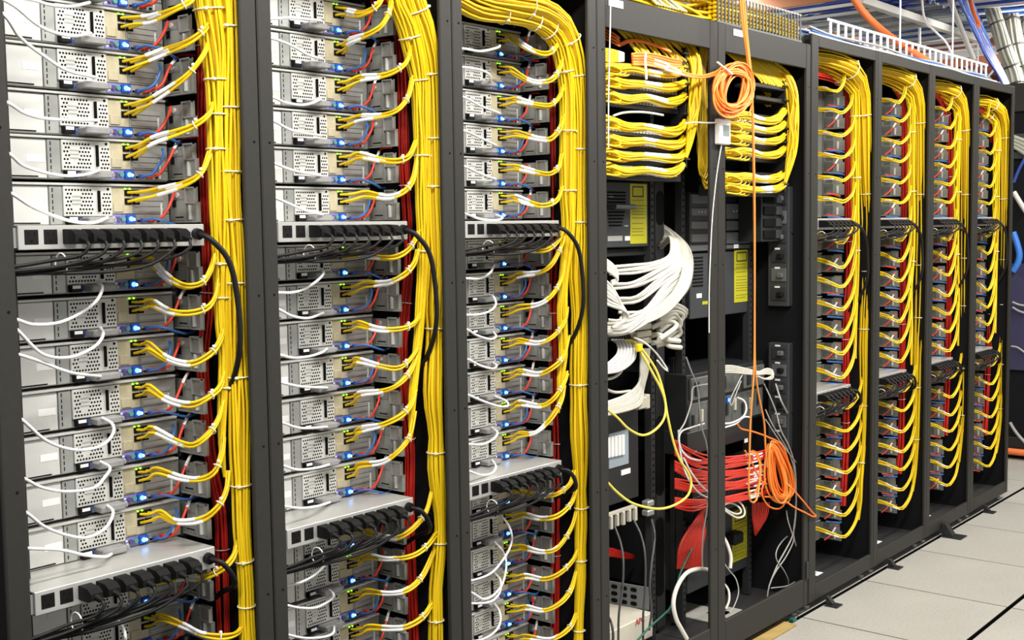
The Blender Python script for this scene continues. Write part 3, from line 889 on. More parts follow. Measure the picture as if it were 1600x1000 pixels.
def patch_loop(k, idx, pts3, ports, near, label):
    root = thing('patch_cables', label, 'cable bundle', tuple(pts3[-1]), 'patch cables of the ' + RACK_NAME[k])
    base = pts3[-1]
    ctr = cr(pts3, 20 if near else 14)
    nc = len(ports)
    sl0 = random.uniform(0.20, 0.36)
    for j in range(nc):
        o = OFF[j]
        # spread at the ports, gathered further on
        P = [np.array(ports[j]), np.array(ports[j]) + 0.35 * (pts3[1] - np.array(ports[j])) + np.array([0.0, -0.012, 0.25 * o[0]])]
        for i in range(1, len(pts3)):
            f = 1.0 if i > 1 else 1.6
            P.append(pts3[i] + np.array([0, o[1] * f, o[0] * f]) + rng.normal(0, 0.0008, 3))
        c = cr(P, 26 if near else 14)
        cb = MB().tube(c - base, 0.0031 if near else 0.0034, 6 if near else 5).build('cable', M['yellow'] if (j + idx) % 3 else M['yellow_deep'], root)
        if near and (j < 3 or idx % 2):
            a = sl0 + random.uniform(-0.03, 0.05) + (0.05 if j % 2 else 0)
            MB().tube(seg(c, a, a + random.uniform(0.16, 0.22), 8) - base, 0.0041, 6).build('label_sleeve', M['white'], cb)
        elif not near and (j + idx) % 3 == 0:
            MB().tube(seg(c, 0.22, 0.40, 5) - base, 0.0038, 5).build('label_sleeve', M['white'], cb)
    if near:
        i = int(len(ctr) * random.uniform(0.66, 0.76))
        T = ctr[i + 1] - ctr[i - 1]
        T /= np.linalg.norm(T)
        e1 = np.cross(T, (0, 1, 0))
        e1 /= np.linalg.norm(e1)
        mb = MB().torus(ctr[i] - base, e1, np.cross(T, e1), 0.0092, 0.0014, 12, 5)
        kp = ctr[i] - base + np.array([0, -0.004, 0.010])
        mb.cbox(kp[0] - 0.003, kp[1] - 0.003, kp[2] - 0.002, kp[0] + 0.003, kp[1] + 0.003, kp[2] + 0.004, 0.001)
        mb.build('cable_tie', M['tie_white'], root)
    return root


for k in (0, 1, 2, 5, 6, 7, 8):
    near = k < 3
    X = SEAM[k + 1] + (0.012 if k == 0 else 0)
    for idx, z in enumerate(LED[k]):
        b = z - 0.019
        if near:
            lp = LOOPS[k][idx] if idx < len(LOOPS[k]) else None
            if lp is None:
                continue
            Ys = np.interp(np.linspace(0, 1, len(lp)), [0, 0.2, 0.45, 0.7, 1.0], [0.19, 0.145, 0.075, 0.04, 0.058])
            pts3 = np.array([at(x, y, Y) for (x, y), Y in zip(lp, Ys)])
            ports = [(X - 0.215, 0.197, b + 0.071), (X - 0.196, 0.197, b + 0.071), (X - 0.215, 0.197, b + 0.052), (X - 0.196, 0.197, b + 0.052)]
        else:
            low = z < 1.5
            g1, g2, g3 = rng.uniform(-1, 1, 3)

            def row_y(dz):
                return to_px((X - 0.10, 0.10, b + dz))[1]
            lx = to_px((SEAM[k] + (0.060 if k == 5 else 0.045), 0.0, b))[0]
            tr_ = next(q for q in TRUNK[k] if q[0] == 'B')[1]
            yj = row_y(0.17 if low else 0.125)
            if yj > tr_[-1][1] - 8:
                tr_ = next(q for q in TRUNK[k] if q[0] == 'A')[1]
            yj = min(yj, tr_[-1][1] - 2)
            txp = float(np.interp(yj, [q[1] for q in tr_], [q[0] - q[2] * 0.30 for q in tr_]))
            hi = 0.086 if not low else 0.074
            sg = 0.066 if not low else 0.030
            jn = 0.125 if not low else 0.165
            wv = lambda q: row_y(q + 0.006 * g1)
            wide = txp - lx
            lp = [(lx - 12, wv(hi + 0.004 * g3)), (lx + 0.14 * wide, wv(hi - (hi - sg) * 0.35)), (lx + 0.42 * wide, wv(sg + 0.010 + 0.004 * g2)), (lx + 0.68 * wide, wv(sg)), (lx + 0.90 * wide, wv(sg + (jn - sg) * 0.36)), (txp, wv(sg + (jn - sg) * 0.80)), (txp + 1.5, wv(jn + 0.02))]
            Ys = [0.17, 0.12, 0.07, 0.045, 0.045, 0.050, 0.062]
            pts3 = np.array([at(x, y, Y) for (x, y), Y in zip(lp, Ys)])
            ports = [tuple(pts3[0] + np.array([0, 0.02, o])) for o in (0.006, 0.0, -0.007)]
        patch_loop(k, idx, pts3, ports, near, 'yellow patch cables from server ' + where(k, z) + ', ' + RACK_NAME[k])

# ------------------------------------------------------------------ white cords of the three near racks
CORDS = {
    0: [[(9, -6), (52, 0), (76, 7), (110, 10), (140, 4)], [(21, 8), (52, 34), (79, 49), (113, 56), (142, 52)], [(9, 26), (31, 58), (68, 87), (105, 110), (150, 121)], [(13, 161), (39, 177), (79, 186), (152, 188)],
        [(14, 240), (39, 260), (92, 274), (131, 273), (155, 266)], [(17, 302), (52, 324), (105, 344), (144, 348), (168, 340)], [(25, 499), (52, 507), (92, 504), (126, 489), (150, 471), (160, 450), (152, 440)],
        [(25, 514), (66, 553), (110, 558), (147, 542), (161, 524), (157, 512)], [(29, 554), (66, 566), (110, 582), (157, 588)], [(33, 655), (73, 689), (118, 703), (157, 697), (176, 679), (176, 663), (160, 653)],
        [(38, 748), (66, 762), (105, 768), (147, 762), (164, 745), (172, 731), (157, 721)], [(41, 801), (68, 822), (100, 835), (136, 840), (165, 825), (177, 801), (168, 790)], [(46, 857), (92, 859), (131, 867), (163, 870), (174, 866)],
        [(196, 1015), (194, 985), (184, 969), (173, 961)]],
    1: [[(426, 29), (457, 28), (501, 32)], [(426, 60), (457, 72), (482, 86), (504, 92)], [(427, 152), (445, 160), (470, 164), (487, 161), (501, 155)], [(427, 189), (457, 204), (502, 212)],
        [(427, 255), (457, 266), (501, 274)], [(429, 309), (470, 326), (504, 335)], [(432, 457), (457, 457), (477, 451), (495, 439), (506, 427), (502, 422)], [(432, 482), (457, 494), (482, 497), (505, 489)],
        [(435, 554), (457, 559), (482, 557), (502, 551), (511, 545)], [(436, 597), (470, 604), (511, 606)], [(439, 660), (470, 669), (511, 667)], [(440, 727), (465, 734), (495, 731), (514, 726)],
        [(442, 791), (470, 794), (495, 791), (515, 785)], [(446, 915), (470, 910), (495, 896), (512, 877), (516, 868)], [(449, 946), (470, 950), (495, 949), (517, 937), (521, 929), (515, 922)],
        [(450, 992), (475, 997), (502, 996), (520, 990), (522, 979)]],
    2: [[(725, 76), (750, 80), (772, 76), (781, 72), (773, 69)], [(725, 105), (750, 109), (764, 116), (767, 127)], [(725, 152), (750, 165), (781, 177)], [(725, 204), (750, 215), (775, 227)], [(726, 260), (750, 271), (775, 280)],
        [(727, 334), (750, 342), (775, 344), (785, 340), (775, 336)], [(727, 435), (750, 435), (766, 426), (772, 414)], [(729, 492), (750, 491), (767, 485), (775, 475), (771, 464), (764, 460)],
        [(730, 515), (745, 524), (765, 530), (775, 526), (771, 519)], [(730, 561), (750, 571), (770, 576), (776, 571), (770, 567)], [(731, 617), (755, 627), (780, 635), (794, 634), (790, 626), (773, 619)],
        [(732, 694), (755, 694), (772, 685), (777, 676), (769, 668)], [(732, 736), (750, 742), (767, 740), (775, 730), (769, 719)],
        [(737, 907), (765, 897), (782, 880), (797, 855), (799, 832), (787, 810), (770, 797)], [(737, 926), (755, 936), (772, 929), (786, 910), (791, 882), (786, 862), (773, 847)],
        [(737, 943), (767, 940), (781, 925), (782, 907), (773, 896)], [(750, 1000), (770, 990), (781, 975), (781, 957), (773, 944)]],
}
for k, L in CORDS.items():
    for idx, lp in enumerate(L):
        n = len(lp)
        # plug end lies at the server, the sagging middle comes forward, the other end passes behind the left post
        Ys = np.interp(np.linspace(0, 1, n), [0, 0.35, 0.75, 1.0], [0.055, 0.085, 0.105, 0.165])
        P = [at(x, y, Y) for (x, y), Y in zip(lp, Ys)]
        e = np.array(P[0])
        d = np.array(P[1]) - e
        P = [e - d / np.linalg.norm(d) * 0.05 + np.array([0, 0.03, 0])] + P
        # the server that the plug end belongs to
        zi = min(LED[k], key=lambda q: abs(q - 0.012 - P[-1][2]))
        root = thing('white_cable', 'white cord plugged into server ' + where(k, zi) + ', ' + RACK_NAME[k], 'cord', tuple(P[-1]), 'white cords of the ' + RACK_NAME[k])
        base = np.array(P[-1])
        MB().tube(cr(P, 34) - base, 0.0034, 6).build('cord', M['cord_white'], root)
        pl = MB()
        X = SEAM[k + 1] + (0.012 if k == 0 else 0)
        b = np.array([X - 0.326, 0.165, zi - 0.019 + 0.0045]) - base
        pl.cbox(b[0], b[1], b[2], b[0] + 0.058, b[1] + 0.034, b[2] + 0.0150, 0.003)
        pl.cbox(b[0] + 0.058, b[1] + 0.004, b[2] + 0.003, b[0] + 0.066, b[1] + 0.018, b[2] + 0.012, 0.002)
        pl.build('clear_plug', M['clear'], root)

# ------------------------------------------------------------------ red and blue cables of each server
for k in (0, 1, 2, 5, 6, 7, 8):
    X = SEAM[k + 1] + (0.012 if k == 0 else 0)
    near = k < 3
    for idx, z in enumerate(LED[k]):
        b = z - 0.019
        g = random.random()
        w = where(k, z)
        if near:
            a = np.array([X - 0.166, 0.19, b + 0.012])
            j1, j2 = rng.uniform(-0.004, 0.004, 2)
            if g < 0.7:
                pts = [a, a + (0.010, -0.022, 0.004), a + (0.024, -0.030, 0.022 + j1), a + (0.038, -0.028, 0.046), a + (0.058, -0.020, 0.070 + j2), a + (0.092, 0.0, 0.086), a + (0.128, 0.0, 0.090)]
            else:
                pts = [a, a + (0.008, -0.020, 0.003), a + (0.022, -0.026, 0.020 + j1), a + (0.040, -0.022, 0.044), a + (0.056, -0.008, 0.062)]
            r0 = thing('red_cable', 'short red cable from server ' + w + ', ' + RACK_NAME[k], 'cable', tuple(a), 'red server cables')
            c = cr(pts, 22)
            MB().tube(c - a, 0.0033, 6).build('cable', M['red_bright'], r0)
            MB().cbox(-0.004, -0.004, -0.004, 0.006, 0.008, 0.004, 0.001).build('plug', M['red'], r0)
            if g < 0.7:
                MB().tube(seg(c, 0.50, 0.68, 5) - a, 0.0038, 6).build('label_sleeve', M['white'], r0)
            a = np.array([X - 0.184, 0.19, b + 0.012])
            if idx % 2:
                pts = [a, a + (0.010, -0.022, 0.004), a + (0.024, -0.030, 0.022 + j1), a + (0.038, -0.026, 0.044), a + (0.050, -0.005, 0.060)]
            else:
                pts = [a, a + (0.014, -0.022, 0.003), a + (0.034, -0.034, -0.004), a + (0.058, -0.034, -0.012), a + (0.085, -0.02, -0.017), a + (0.12, 0.0, -0.016)]
            r0 = thing('blue_cable', 'short blue cable from server ' + w + ', ' + RACK_NAME[k], 'cable', tuple(a), 'blue server cables')
            MB().tube(cr(pts, 20) - a, 0.0031, 6).build('cable', M['blue'], r0)
            MB().cbox(-0.004, -0.004, -0.004, 0.006, 0.008, 0.004, 0.001).build('plug', M['blue_deep'], r0)
        else:
            a = np.array([X - 0.150, 0.16, b + 0.012])
            pts = [a, a + (0.016, -0.02, 0.02), a + (0.034, -0.03, 0.045), a + (0.05, -0.035, 0.062)] if g < 0.6 else [a, a + (0.02, -0.03, -0.006), a + (0.05, -0.035, -0.012), a + (0.085, 0.0, -0.008)]
            c = cr(pts, 10)
            r0 = thing('red_cable', 'short red cable from server ' + w + ', ' + RACK_NAME[k], 'cable', tuple(a), 'red server cables')
            MB().tube(c - a, 0.0040, 5).build('cable', M['red_bright'], r0)
            MB().tube(seg(c, 0.55, 0.85, 4) - a, 0.0048, 5).build('label_sleeve', M['white'], r0)
            if idx % 3 != 1:
                a = np.array([X - 0.16, 0.15, b + 0.004])
                pts = [a, a + (0.03, -0.04, -0.004), a + (0.06, -0.045, -0.008), a + (0.10, 0.0, -0.006)]
                r0 = thing('blue_cable', 'short blue cable from server ' + w + ', ' + RACK_NAME[k], 'cable', tuple(a), 'blue server cables')
                MB().tube(cr(pts, 10) - a, 0.0040, 5).build('cable', M['blue'], r0)

# ------------------------------------------------------------------ red trunks behind the yellow ones
RED = {
    0: [(300, -60), (312, 0), (318, 60), (318, 200), (325, 340), (326, 420), (323, 500), (316, 560), (322, 640), (330, 720), (345, 800), (347, 900), (350, 1040)],
    1: [(585, 0), (612, 14), (624, 60), (630, 150), (631, 250), (637, 340), (640, 400), (635, 460), (632, 500), (628, 550), (633, 630), (640, 700), (639, 780), (640, 850), (643, 920), (648, 1040)],
    2: [(830, 22), (850, 45), (861, 100), (864, 170), (866, 230), (868, 340), (865, 410), (862, 475), (864, 560), (869, 640), (871, 690), (869, 762), (868, 825), (867, 900), (865, 1040)],
    5: [(1270, 116), (1295, 121), (1314, 130), (1324, 150), (1325, 200), (1325, 330), (1327, 420), (1322, 500), (1321, 600), (1321, 700), (1316, 790)],
    6: [(1370, 104), (1385, 116), (1402, 140), (1410, 165), (1412, 230), (1412, 330), (1411, 450), (1409, 560), (1408, 680), (1404, 740)],
    7: [(1460, 142), (1468, 152), (1477, 168), (1482, 190), (1484, 250), (1484, 380), (1482, 500), (1480, 600), (1476, 680)],
    8: [(1528, 172), (1540, 176), (1548, 188), (1551, 210), (1553, 280), (1549, 400), (1547, 500), (1542, 600), (1538, 680)],
}
for k, pp in RED.items():
    Y = 0.165 if k < 3 else 0.115
    W = np.array([at(x, y, Y) for x, y in pp])
    m = 36
    cl = cr(W, m)
    root = thing('red_cable_bundle', 'red cable trunk running down behind the yellow trunk, ' + RACK_NAME[k], 'cable bundle', tuple(cl[-1]), 'red cable trunks')
    S, fr = strands(cl, np.full(m, 0.0165) if k < 3 else np.full(m, 0.017), 11, 0.0040, 0.14, seed=40 + k)
    for P in S:
        MB().tube(P - cl[-1], 0.0040, 5).build('cable', M['red'], root)
    for f in (.12, .3, .48, .66, .84):
        i = int(f * (m - 1))
        MB().torus(cl[i] - cl[-1], fr[1][i], fr[2][i], 0.018, 0.0014, 12, 4).build('cable_tie', M['tie_white'], root)

# ------------------------------------------------------------------ helpers for the two patch racks
def P3(pts, Y):
    """Picture points at their own depths: Y is one depth, or a list spread along the path."""
    n = len(pts)
    Ys = np.full(n, Y) if np.isscalar(Y) else np.interp(np.linspace(0, 1, n), np.linspace(0, 1, len(Y)), Y)
    return np.array([at(x, y, q) for (x, y), q in zip(pts, Ys)])


def rect(x0, y0, x1, y1, Y):
    """X0, X1, Z0, Z1 of an upright face at depth Y whose left edge runs from (x0, y0) down to (x0, y1) and whose right edge is at x1."""
    a, b, c = at(x0, y0, Y), at(x0, y1, Y), at(x1, (y0 + y1) / 2, Y)
    return a[0], c[0], b[2], a[2]


def box_at(mb, x0, y0, x1, y1, Y, depth, ch=0.002):
    X0, X1, Z0, Z1 = rect(x0, y0, x1, y1, Y)
    return mb.cbox(X0, Y, Z0, X1, Y + depth, Z1, ch)


def bundle_thing(name, label, cat, paths, r, mats, group=None, n=6, k=22, part='cable', extra=None):
    """Several cables as one tied thing; paths: lists of 3-D points."""
    base = np.array(paths[0][-1])
    root = thing(name, label, cat, tuple(base), group)
    for i, p in enumerate(paths):
        m = mats[i % len(mats)] if isinstance(mats, (list, tuple)) else mats
        MB().tube(cr(p, k) - base, r, n).build(part, m, root)
    return root, base


# ------------------------------------------------------------------ patch panels with their dressed yellow cables
ROWS4 = [  # centre line, thickness, white stretch (fractions), words
    ([(940, 100), (958, 106), (985, 106), (1006, 111), (1040, 116), (1062, 113), (1069, 106)], 15, (0.42, 0.60), 'first'),
    ([(940, 120), (957, 126), (975, 131), (1005, 132), (1040, 137), (1060, 134), (1069, 130)], 16, (0.40, 0.55), 'second'),
    ([(940, 142), (957, 150), (978, 156), (1010, 153), (1040, 161), (1060, 157), (1069, 150)], 17, (0.42, 0.62), 'third'),
    ([(940, 186), (957, 191), (980, 199), (1008, 199), (1045, 207), (1062, 202), (1069, 192)], 18, (0.40, 0.56), 'fourth'),
    ([(940, 212), (957, 218), (982, 222), (1010, 221), (1045, 227), (1062, 225), (1069, 217)], 17, (0.38, 0.52), 'fifth'),
    ([(940, 236), (957, 240), (978, 245), (1008, 244), (1045, 248), (1062, 246), (1069, 238)], 16, (0.40, 0.66), 'sixth'),
    ([(940, 258), (957, 264), (975, 269), (1008, 266), (1040, 271), (1056, 267), (1065, 258)], 17, (0.42, 0.62), 'lowest'),
]
ROWS5 = [
    ([(1128, 180), (1143, 181), (1165, 180), (1185, 187), (1204, 189), (1218, 183), (1225, 173)], 15, (0.30, 0.50), 'first'),
    ([(1128, 194), (1146, 196), (1168, 198), (1188, 203), (1204, 204), (1218, 200), (1225, 193)], 13, (0.34, 0.50), 'second'),
    ([(1128, 213), (1146, 215), (1168, 216), (1188, 221), (1206, 221), (1218, 218), (1225, 212)], 13, (0.32, 0.50), 'third'),
    ([(1128, 236), (1146, 238), (1165, 236), (1188, 242), (1204, 243), (1216, 240), (1225, 232)], 14, (0.28, 0.44), 'fourth'),
    ([(1128, 276), (1146, 278), (1168, 276), (1188, 280), (1204, 280), (1216, 277), (1225, 270)], 15, (0.34, 0.54), 'fifth'),
    ([(1128, 290), (1146, 293), (1168, 296), (1188, 297), (1204, 296), (1216, 294), (1225, 288)], 14, (0.48, 0.66), 'lowest'),
]
for k, rows, rn in ((3, ROWS4, 'fourth rack'), (4, ROWS5, 'fifth rack')):
    for (cl, th, wr, word) in rows:
        Y0 = 0.030
        c = cr(P3(cl, [0.055, 0.03, 0.015, 0.015, 0.02, 0.04, 0.05]), 22)
        dpx = F_PX / ((c[11] - CAM) @ _F)
        rad = np.interp(np.linspace(0, 1, 22), [0, 0.25, 0.45, 0.75, 1.0], [1.05, 0.85, 0.72, 1.0, 0.85]) * th / dpx / 2 * 1.0
        S, fr = strands(c, rad, 14, 0.0034, 0.09, seed=int(cl[0][1]), wind=0.9)
        root = thing('patch_cable_row', 'yellow patch cable row with white labels, ' + word + ' from the top, ' + rn, 'cable bundle', tuple(c[-1]), 'patch cable rows of the ' + rn)
        for i, p in enumerate(S):
            o = MB().tube(p - c[-1], 0.0034, 6).build('cable', M['yellow'], root)
            if i % 5 < 3:
                a = wr[0] + rng.uniform(-0.05, 0.03)
                MB().tube(seg(p, a, wr[1] + rng.uniform(-0.04, 0.05), 5) - c[-1], 0.0043, 6).build('label_sleeve', M['white'], o)
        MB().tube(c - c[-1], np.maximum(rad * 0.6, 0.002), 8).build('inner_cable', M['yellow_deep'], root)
        # the small loops of slack at the left end
        for q in range(3):
            x, y = cl[1][0] + 2 + q * 6.5, cl[1][1] + 2 + q * 1.2
            lp = P3([(x - 16, y - 4), (x - 4, y - 5), (x + 8, y), (x + 11, y + 5), (x + 4, y + 8), (x - 12, y + 6)], 0.012 + 0.004 * q)
            MB().tube(cr(lp, 16) - c[-1], 0.0033, 6).build('slack_loop', M['yellow'], root)
        # panel behind the row
        z0 = c[4:18, 2].mean()
        pan = thing('patch_panel', 'black patch panel behind the ' + word + ' yellow cable row, ' + rn, 'patch panel', (SEAM[k] + 0.08, 0.075, z0 - 0.02), 'patch panels of the ' + rn)
        wd = SEAM[k + 1] - SEAM[k] - 0.20
        MB().cbox(0, 0, -0.004, wd, 0.05, 0.046, 0.001).build('panel', M['device_black'], pan)
        pt = MB()
        for i in range(24):
            pt.box(0.02 + i * (wd - 0.04) / 24, -0.002, 0.012, 0.02 + (i + 0.72) * (wd - 0.04) / 24, 0.001, 0.026)
        pt.build('ports', M['connector'], pan)['kind'] = 'stuff'
        MB().box(wd * 0.22, -0.0012, 0.032, wd * 0.42, 0.0, 0.040).build('panel_label', M['cord_grey'], pan)
    # slotted finger bars at the right end of the rows
    x_bar = 1070 if k == 3 else 1226
    top, bot = (74, 262) if k == 3 else (126, 300)
    A, B = at(x_bar, top, 0.05), at(x_bar, bot, 0.05)
    fb = thing('finger_bar', 'black upright cable finger bar right of the yellow rows, ' + rn, 'cable manager', (A[0], 0.045, B[2]), 'cable finger bars')
    MB().cbox(-0.004, 0, 0, 0.006, 0.06, A[2] - B[2], 0.001).build('bar', M['device_black'], fb)
    for i in range(8):
        z = (A[2] - B[2]) * (i + 0.5) / 8
        MB().cbox(-0.030, -0.012, z, 0.006, 0.002, z + 0.006, 0.001).build('finger', M['device_black'], fb)

# cable manager box above the rows
for (pp, k, rn) in (([(1000, 84, 1070, 77)], 3, 'fourth rack'), ([(1174, 128, 1226, 133), (1180, 149, 1226, 152)], 4, 'fifth rack')):
    for i, (x0, y0, x1, y1) in enumerate(pp):
        a, b = at(x0, y0, 0.05), at(x1, y0, 0.05)
        tag(MB().cbox(a[0], 0.045, a[2] - 0.014, b[0], 0.12, a[2], 0.002).build('cable_guide', M['device_black']), 'black cable guide rail above the yellow rows, ' + ('upper one, ' if i == 0 else 'lower one, ') + rn, 'cable manager', 'cable guide rails')

# upright yellow bundles beside the rows
for k, cl, w, rn, n in ((3, [(1058, 62), (1074, 76), (1084, 98), (1086, 130), (1085, 160), (1081, 195), (1077, 222), (1072, 246)], (26, 26, 24, 22, 22, 18, 13, 6), 'fourth rack', 20),
                        (4, [(1205, 104), (1222, 118), (1234, 136), (1239, 165), (1239, 200), (1237, 235), (1232, 262), (1227, 285)], (22, 24, 22, 20, 20, 18, 13, 6), 'fifth rack', 18)):
    c = cr(P3(cl, [0.10, 0.03, 0.02, 0.03]), 28)
    dpx = F_PX / ((c[10] - CAM) @ _F)
    rad = np.interp(np.linspace(0, 1, 28), np.linspace(0, 1, len(w)), w) / dpx / 2
    S, fr = strands(c, rad, n, 0.0034, 0.2, seed=90 + k, wind=1.0)
    root, base = bundle_thing('upright_cable_bundle', 'yellow upright cable bundle at the right end of the rows, ' + rn, 'cable bundle', [list(p) for p in S], 0.0034, [M['yellow'], M['yellow'], M['yellow_deep']], 'upright yellow bundles', 6, 28)
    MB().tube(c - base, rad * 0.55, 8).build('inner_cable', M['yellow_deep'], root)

# cables that fan in under the top beams
paths = []
for i in range(24):
    x = 962 + i * 4.6 + rng.uniform(-1.5, 1.5)
    y = 40 + (x - 955) * 0.23
    sh = 20 + rng.uniform(0, 16)
    paths.append(P3([(x - 22, y - 18), (x, y + 2), (x + sh * 0.6, y + 20), (min(x + sh * 1.25, 1078), min(y + 40 + 0.1 * i, 96))], [0.12, 0.075, 0.06, 0.045]))
bundle_thing('incoming_cables', 'yellow cables slanting down under the top beam of the fourth rack', 'cable bundle', paths, 0.0042, [M['yellow_deep'], M['yellow']], 'incoming yellow cables', 6, 14)
paths = []
for i in range(24):
    x = 1140 + i * 3.3 + rng.uniform(-1.2, 1.2)
    y = 84 + (x - 1140) * 0.22
    paths.append(P3([(x - 20, y - 16), (x, y + 1), (x + 18, y + 16), (min(x + 42, 1224), min(y + 34, 128) + 0.1 * i), (min(x + 52, 1236), min(y + 46, 150))], [0.14, 0.085, 0.07, 0.06, 0.045]))
bundle_thing('incoming_cables', 'yellow cables slanting down under the top beam of the fifth rack', 'cable bundle', paths, 0.0042, [M['yellow_deep'], M['yellow_deep'], M['yellow']], 'incoming yellow cables', 6, 16)
# slanting cables seen between the guide rails of the fifth rack
for (y0, wd) in ((141, 'upper'), (158, 'lower')):
    paths = [P3([(1184 + i * 5, y0 - 9), (1192 + i * 5, y0), (1199 + i * 5, y0 + 8)], [0.17, 0.17, 0.17]) for i in range(6)]
    bundle_thing('slanting_cables', 'yellow cables slanting behind the ' + wd + ' gap of the cable guides, fifth rack', 'cable bundle', paths, 0.0055, [M['yellow_deep'], M['yellow']], 'slanting yellow cables', 6, 8)
# hanging slack at the back, right of the upright bundle
paths = []
for i in range(13):
    x = 1090 + i * 1.5
    lo = 268 + rng.uniform(-8, 30)
    paths.append(P3([(x + 4, 74), (x + rng.uniform(-1, 4), 120), (x + rng.uniform(-2, 3), 190), (x + rng.uniform(-6, 3), 225), (x + 2, lo - 12), (x + 9, lo), (x + 13, lo - 16), (x + 12, 200)], 0.060 + 0.004 * i))
bundle_thing('slack_bundle', 'yellow slack cables hanging in loops beside the post of the fourth rack', 'cable bundle', paths, 0.0036, [M['yellow_deep'], M['yellow']], None, 6, 26)
# short yellow stub with white ends, above the first row
paths = [P3([(938, 76 + i * 3), (956, 78 + i * 3), (974, 84 + i * 1.8)], [0.04, 0.03, 0.03]) for i in range(7)]
root, base = bundle_thing('cable_stub', 'short yellow cable stub with white tags over the top row, fourth rack', 'cable bundle', paths, 0.0036, M['yellow'], None, 6, 10)
for p in paths:
    MB().tube(seg(cr(p, 10), 0.72, 1.0, 4) - base, 0.0046, 6).build('label_sleeve', M['white'], root)
# orange cables folded above the rows and running to the coil
paths = []
for i in range(9):
    o = i * 1.7 + rng.uniform(-1.8, 1.8)
    paths.append(P3([(1056, 86 + o * 0.5), (1066, 93 + o * 0.7), (1052, 92 + o), (1020, 84 + o), (990, 83 + o), (988, 88 + o), (1006, 88 + o), (1030, 95 + o * 0.8), (1050, 103 + o * 0.7), (1070, 113 + o * 0.4), (1095, 118 + o * 0.3), (1118, 112 + o * 0.4), (1128, 104 + o * 0.5)], [0.04, 0.02, 0.01, 0.0, 0.0, -0.01, -0.02, -0.03]))
root, base = bundle_thing('orange_bundle', 'folded orange cables with white tags lying above the yellow rows', 'cable bundle', paths, 0.0033, [M['orange'], M['orange_light']], None, 6, 40)
for i in range(0, 9, 2):
    a = rng.uniform(0.55, 0.66)
    MB().tube(seg(cr(paths[i], 40), a, a + 0.09, 5) - base, 0.0042, 6).build('label_sleeve', M['white'], root)
b = P3([(1009, 82), (1008, 94), (1009, 108), (1010, 124)], -0.012)
tag(MB().tube(cr(b, 8), 0.0042, 6).build('hook_strap', M['tie_white']), 'white strap hanging over the folded orange cables', 'strap')
paths = [P3([(946, 46 + i * 5), (958, 52 + i * 5), (968, 60 + i * 4)], [0.08, 0.06, 0.05]) for i in range(4)] + [P3([(968, 72 - i * 2), (985, 65 - i * 1.5), (1005, 66 - i), (1030, 74 - i), (1048, 82 - i)], [0.06, 0.045, 0.03]) for i in range(3)]
bundle_thing('orange_strands', 'loose orange cables running under the top beam, fourth rack', 'cable bundle', paths, 0.0034, M['orange'], None, 6, 14)
t = cr(P3([(958, 181), (975, 176), (1000, 175), (1020, 177), (1036, 180)], 0.02), 14)
tag(MB().tube(t, 0.0038, 6).build('lacing_bar', M['metal_light']), 'pale curved lacing bar between the third and fourth yellow rows', 'bar')

# ------------------------------------------------------------------ orange coil, hanging line, thermometer
paths = []
for i in range(21):
    cx, cy = 1147 + rng.uniform(-5, 5), 138 + rng.uniform(-6, 8)
    rx, ry = 27 + rng.uniform(-14, 6), 38 + rng.uniform(-10, 6)
    tl = 0.42 + rng.uniform(-0.12, 0.12)
    q = []
    for a in np.linspace(0, 2 * math.pi, 15) + rng.uniform(0, 6):
        u, v = rx * math.cos(a), ry * math.sin(a)
        q.append((cx + u * math.cos(tl) - v * math.sin(tl) * 0.55, cy + u * math.sin(tl) * 0.6 + v * math.cos(tl)))
    paths.append(P3(q, -0.050 + rng.uniform(-0.014, 0.012)))
root, base = bundle_thing('cable_coil', 'coil of orange cable hanging in front of the post between the patch racks', 'cable coil', paths, 0.0035, [M['orange_light'], M['orange']], None, 6, 48)
tp = cr(P3([(1121, 97), (1128, 103), (1136, 109), (1144, 116)], -0.072), 8)
MB().tube(tp - base, 0.0035, 6).build('cable_tie', M['tie'], root)
a, b = at(1131, 103, -0.052), at(1131, 103, 0.0)
MB().cyl(b - base, a - base, 0.004, 8).build('hook', M['device_black'], root)
lines = [[(1158, -30), (1162, 30), (1168, 80), (1174, 130), (1177, 200), (1179, 320), (1179, 480), (1178, 575), (1173, 650), (1171, 710), (1170, 770), (1175, 785), (1183, 778), (1188, 735), (1183, 712), (1172, 705)],
         [(1161, -30), (1165, 30), (1170, 80), (1175, 130), (1176, 200), (1178, 320), (1179, 480), (1180, 575), (1187, 625), (1194, 660), (1196, 700), (1199, 730)],
         [(1155, -30), (1159, 30), (1166, 80), (1172, 130), (1174, 165), (1170, 178)]]
for i, l in enumerate(lines):
    cable_thing('hanging_cable', ['orange cable falling from above past the coil, ending in a loop low down', 'orange cable falling from above past the coil, veering to the low coil', 'orange cable coming from above into the hanging coil'][i], 'cable', P3(l, [-0.06, -0.06, -0.03, 0.02] if i < 2 else -0.055), 0.0036, M['orange_light'], 6, 60)
th = thing('thermometer', 'small white wall thermometer with a grey display on the post', 'thermometer', tuple(at(1125, 226, 0.0)))
X0, X1, Z0, Z1 = rect(1125, 185, 1142, 225, -0.022)
bx = Vector(th.location)
mb = MB().cbox(X0 - bx[0], -0.022, Z0 - bx[2], X1 - bx[0], 0.0, Z1 - bx[2], 0.003)
mb.build('case', M['white'], th)
X0, X1, Z0, Z1 = rect(1130.5, 195, 1140, 212, -0.0235)
MB().cbox(X0 - bx[0], -0.0235, Z0 - bx[2], X1 - bx[0], -0.021, Z1 - bx[2], 0.0005).build('display', M['screen'], th)
for q in (0, 1):
    p = at(1129.5 + q * 6, 219, -0.0225)
    MB().cyl((p[0] - bx[0], -0.021, p[2] - bx[2]), (p[0] - bx[0], -0.0235, p[2] - bx[2]), 0.0022, 8).build('button', M['cord_grey'], th)
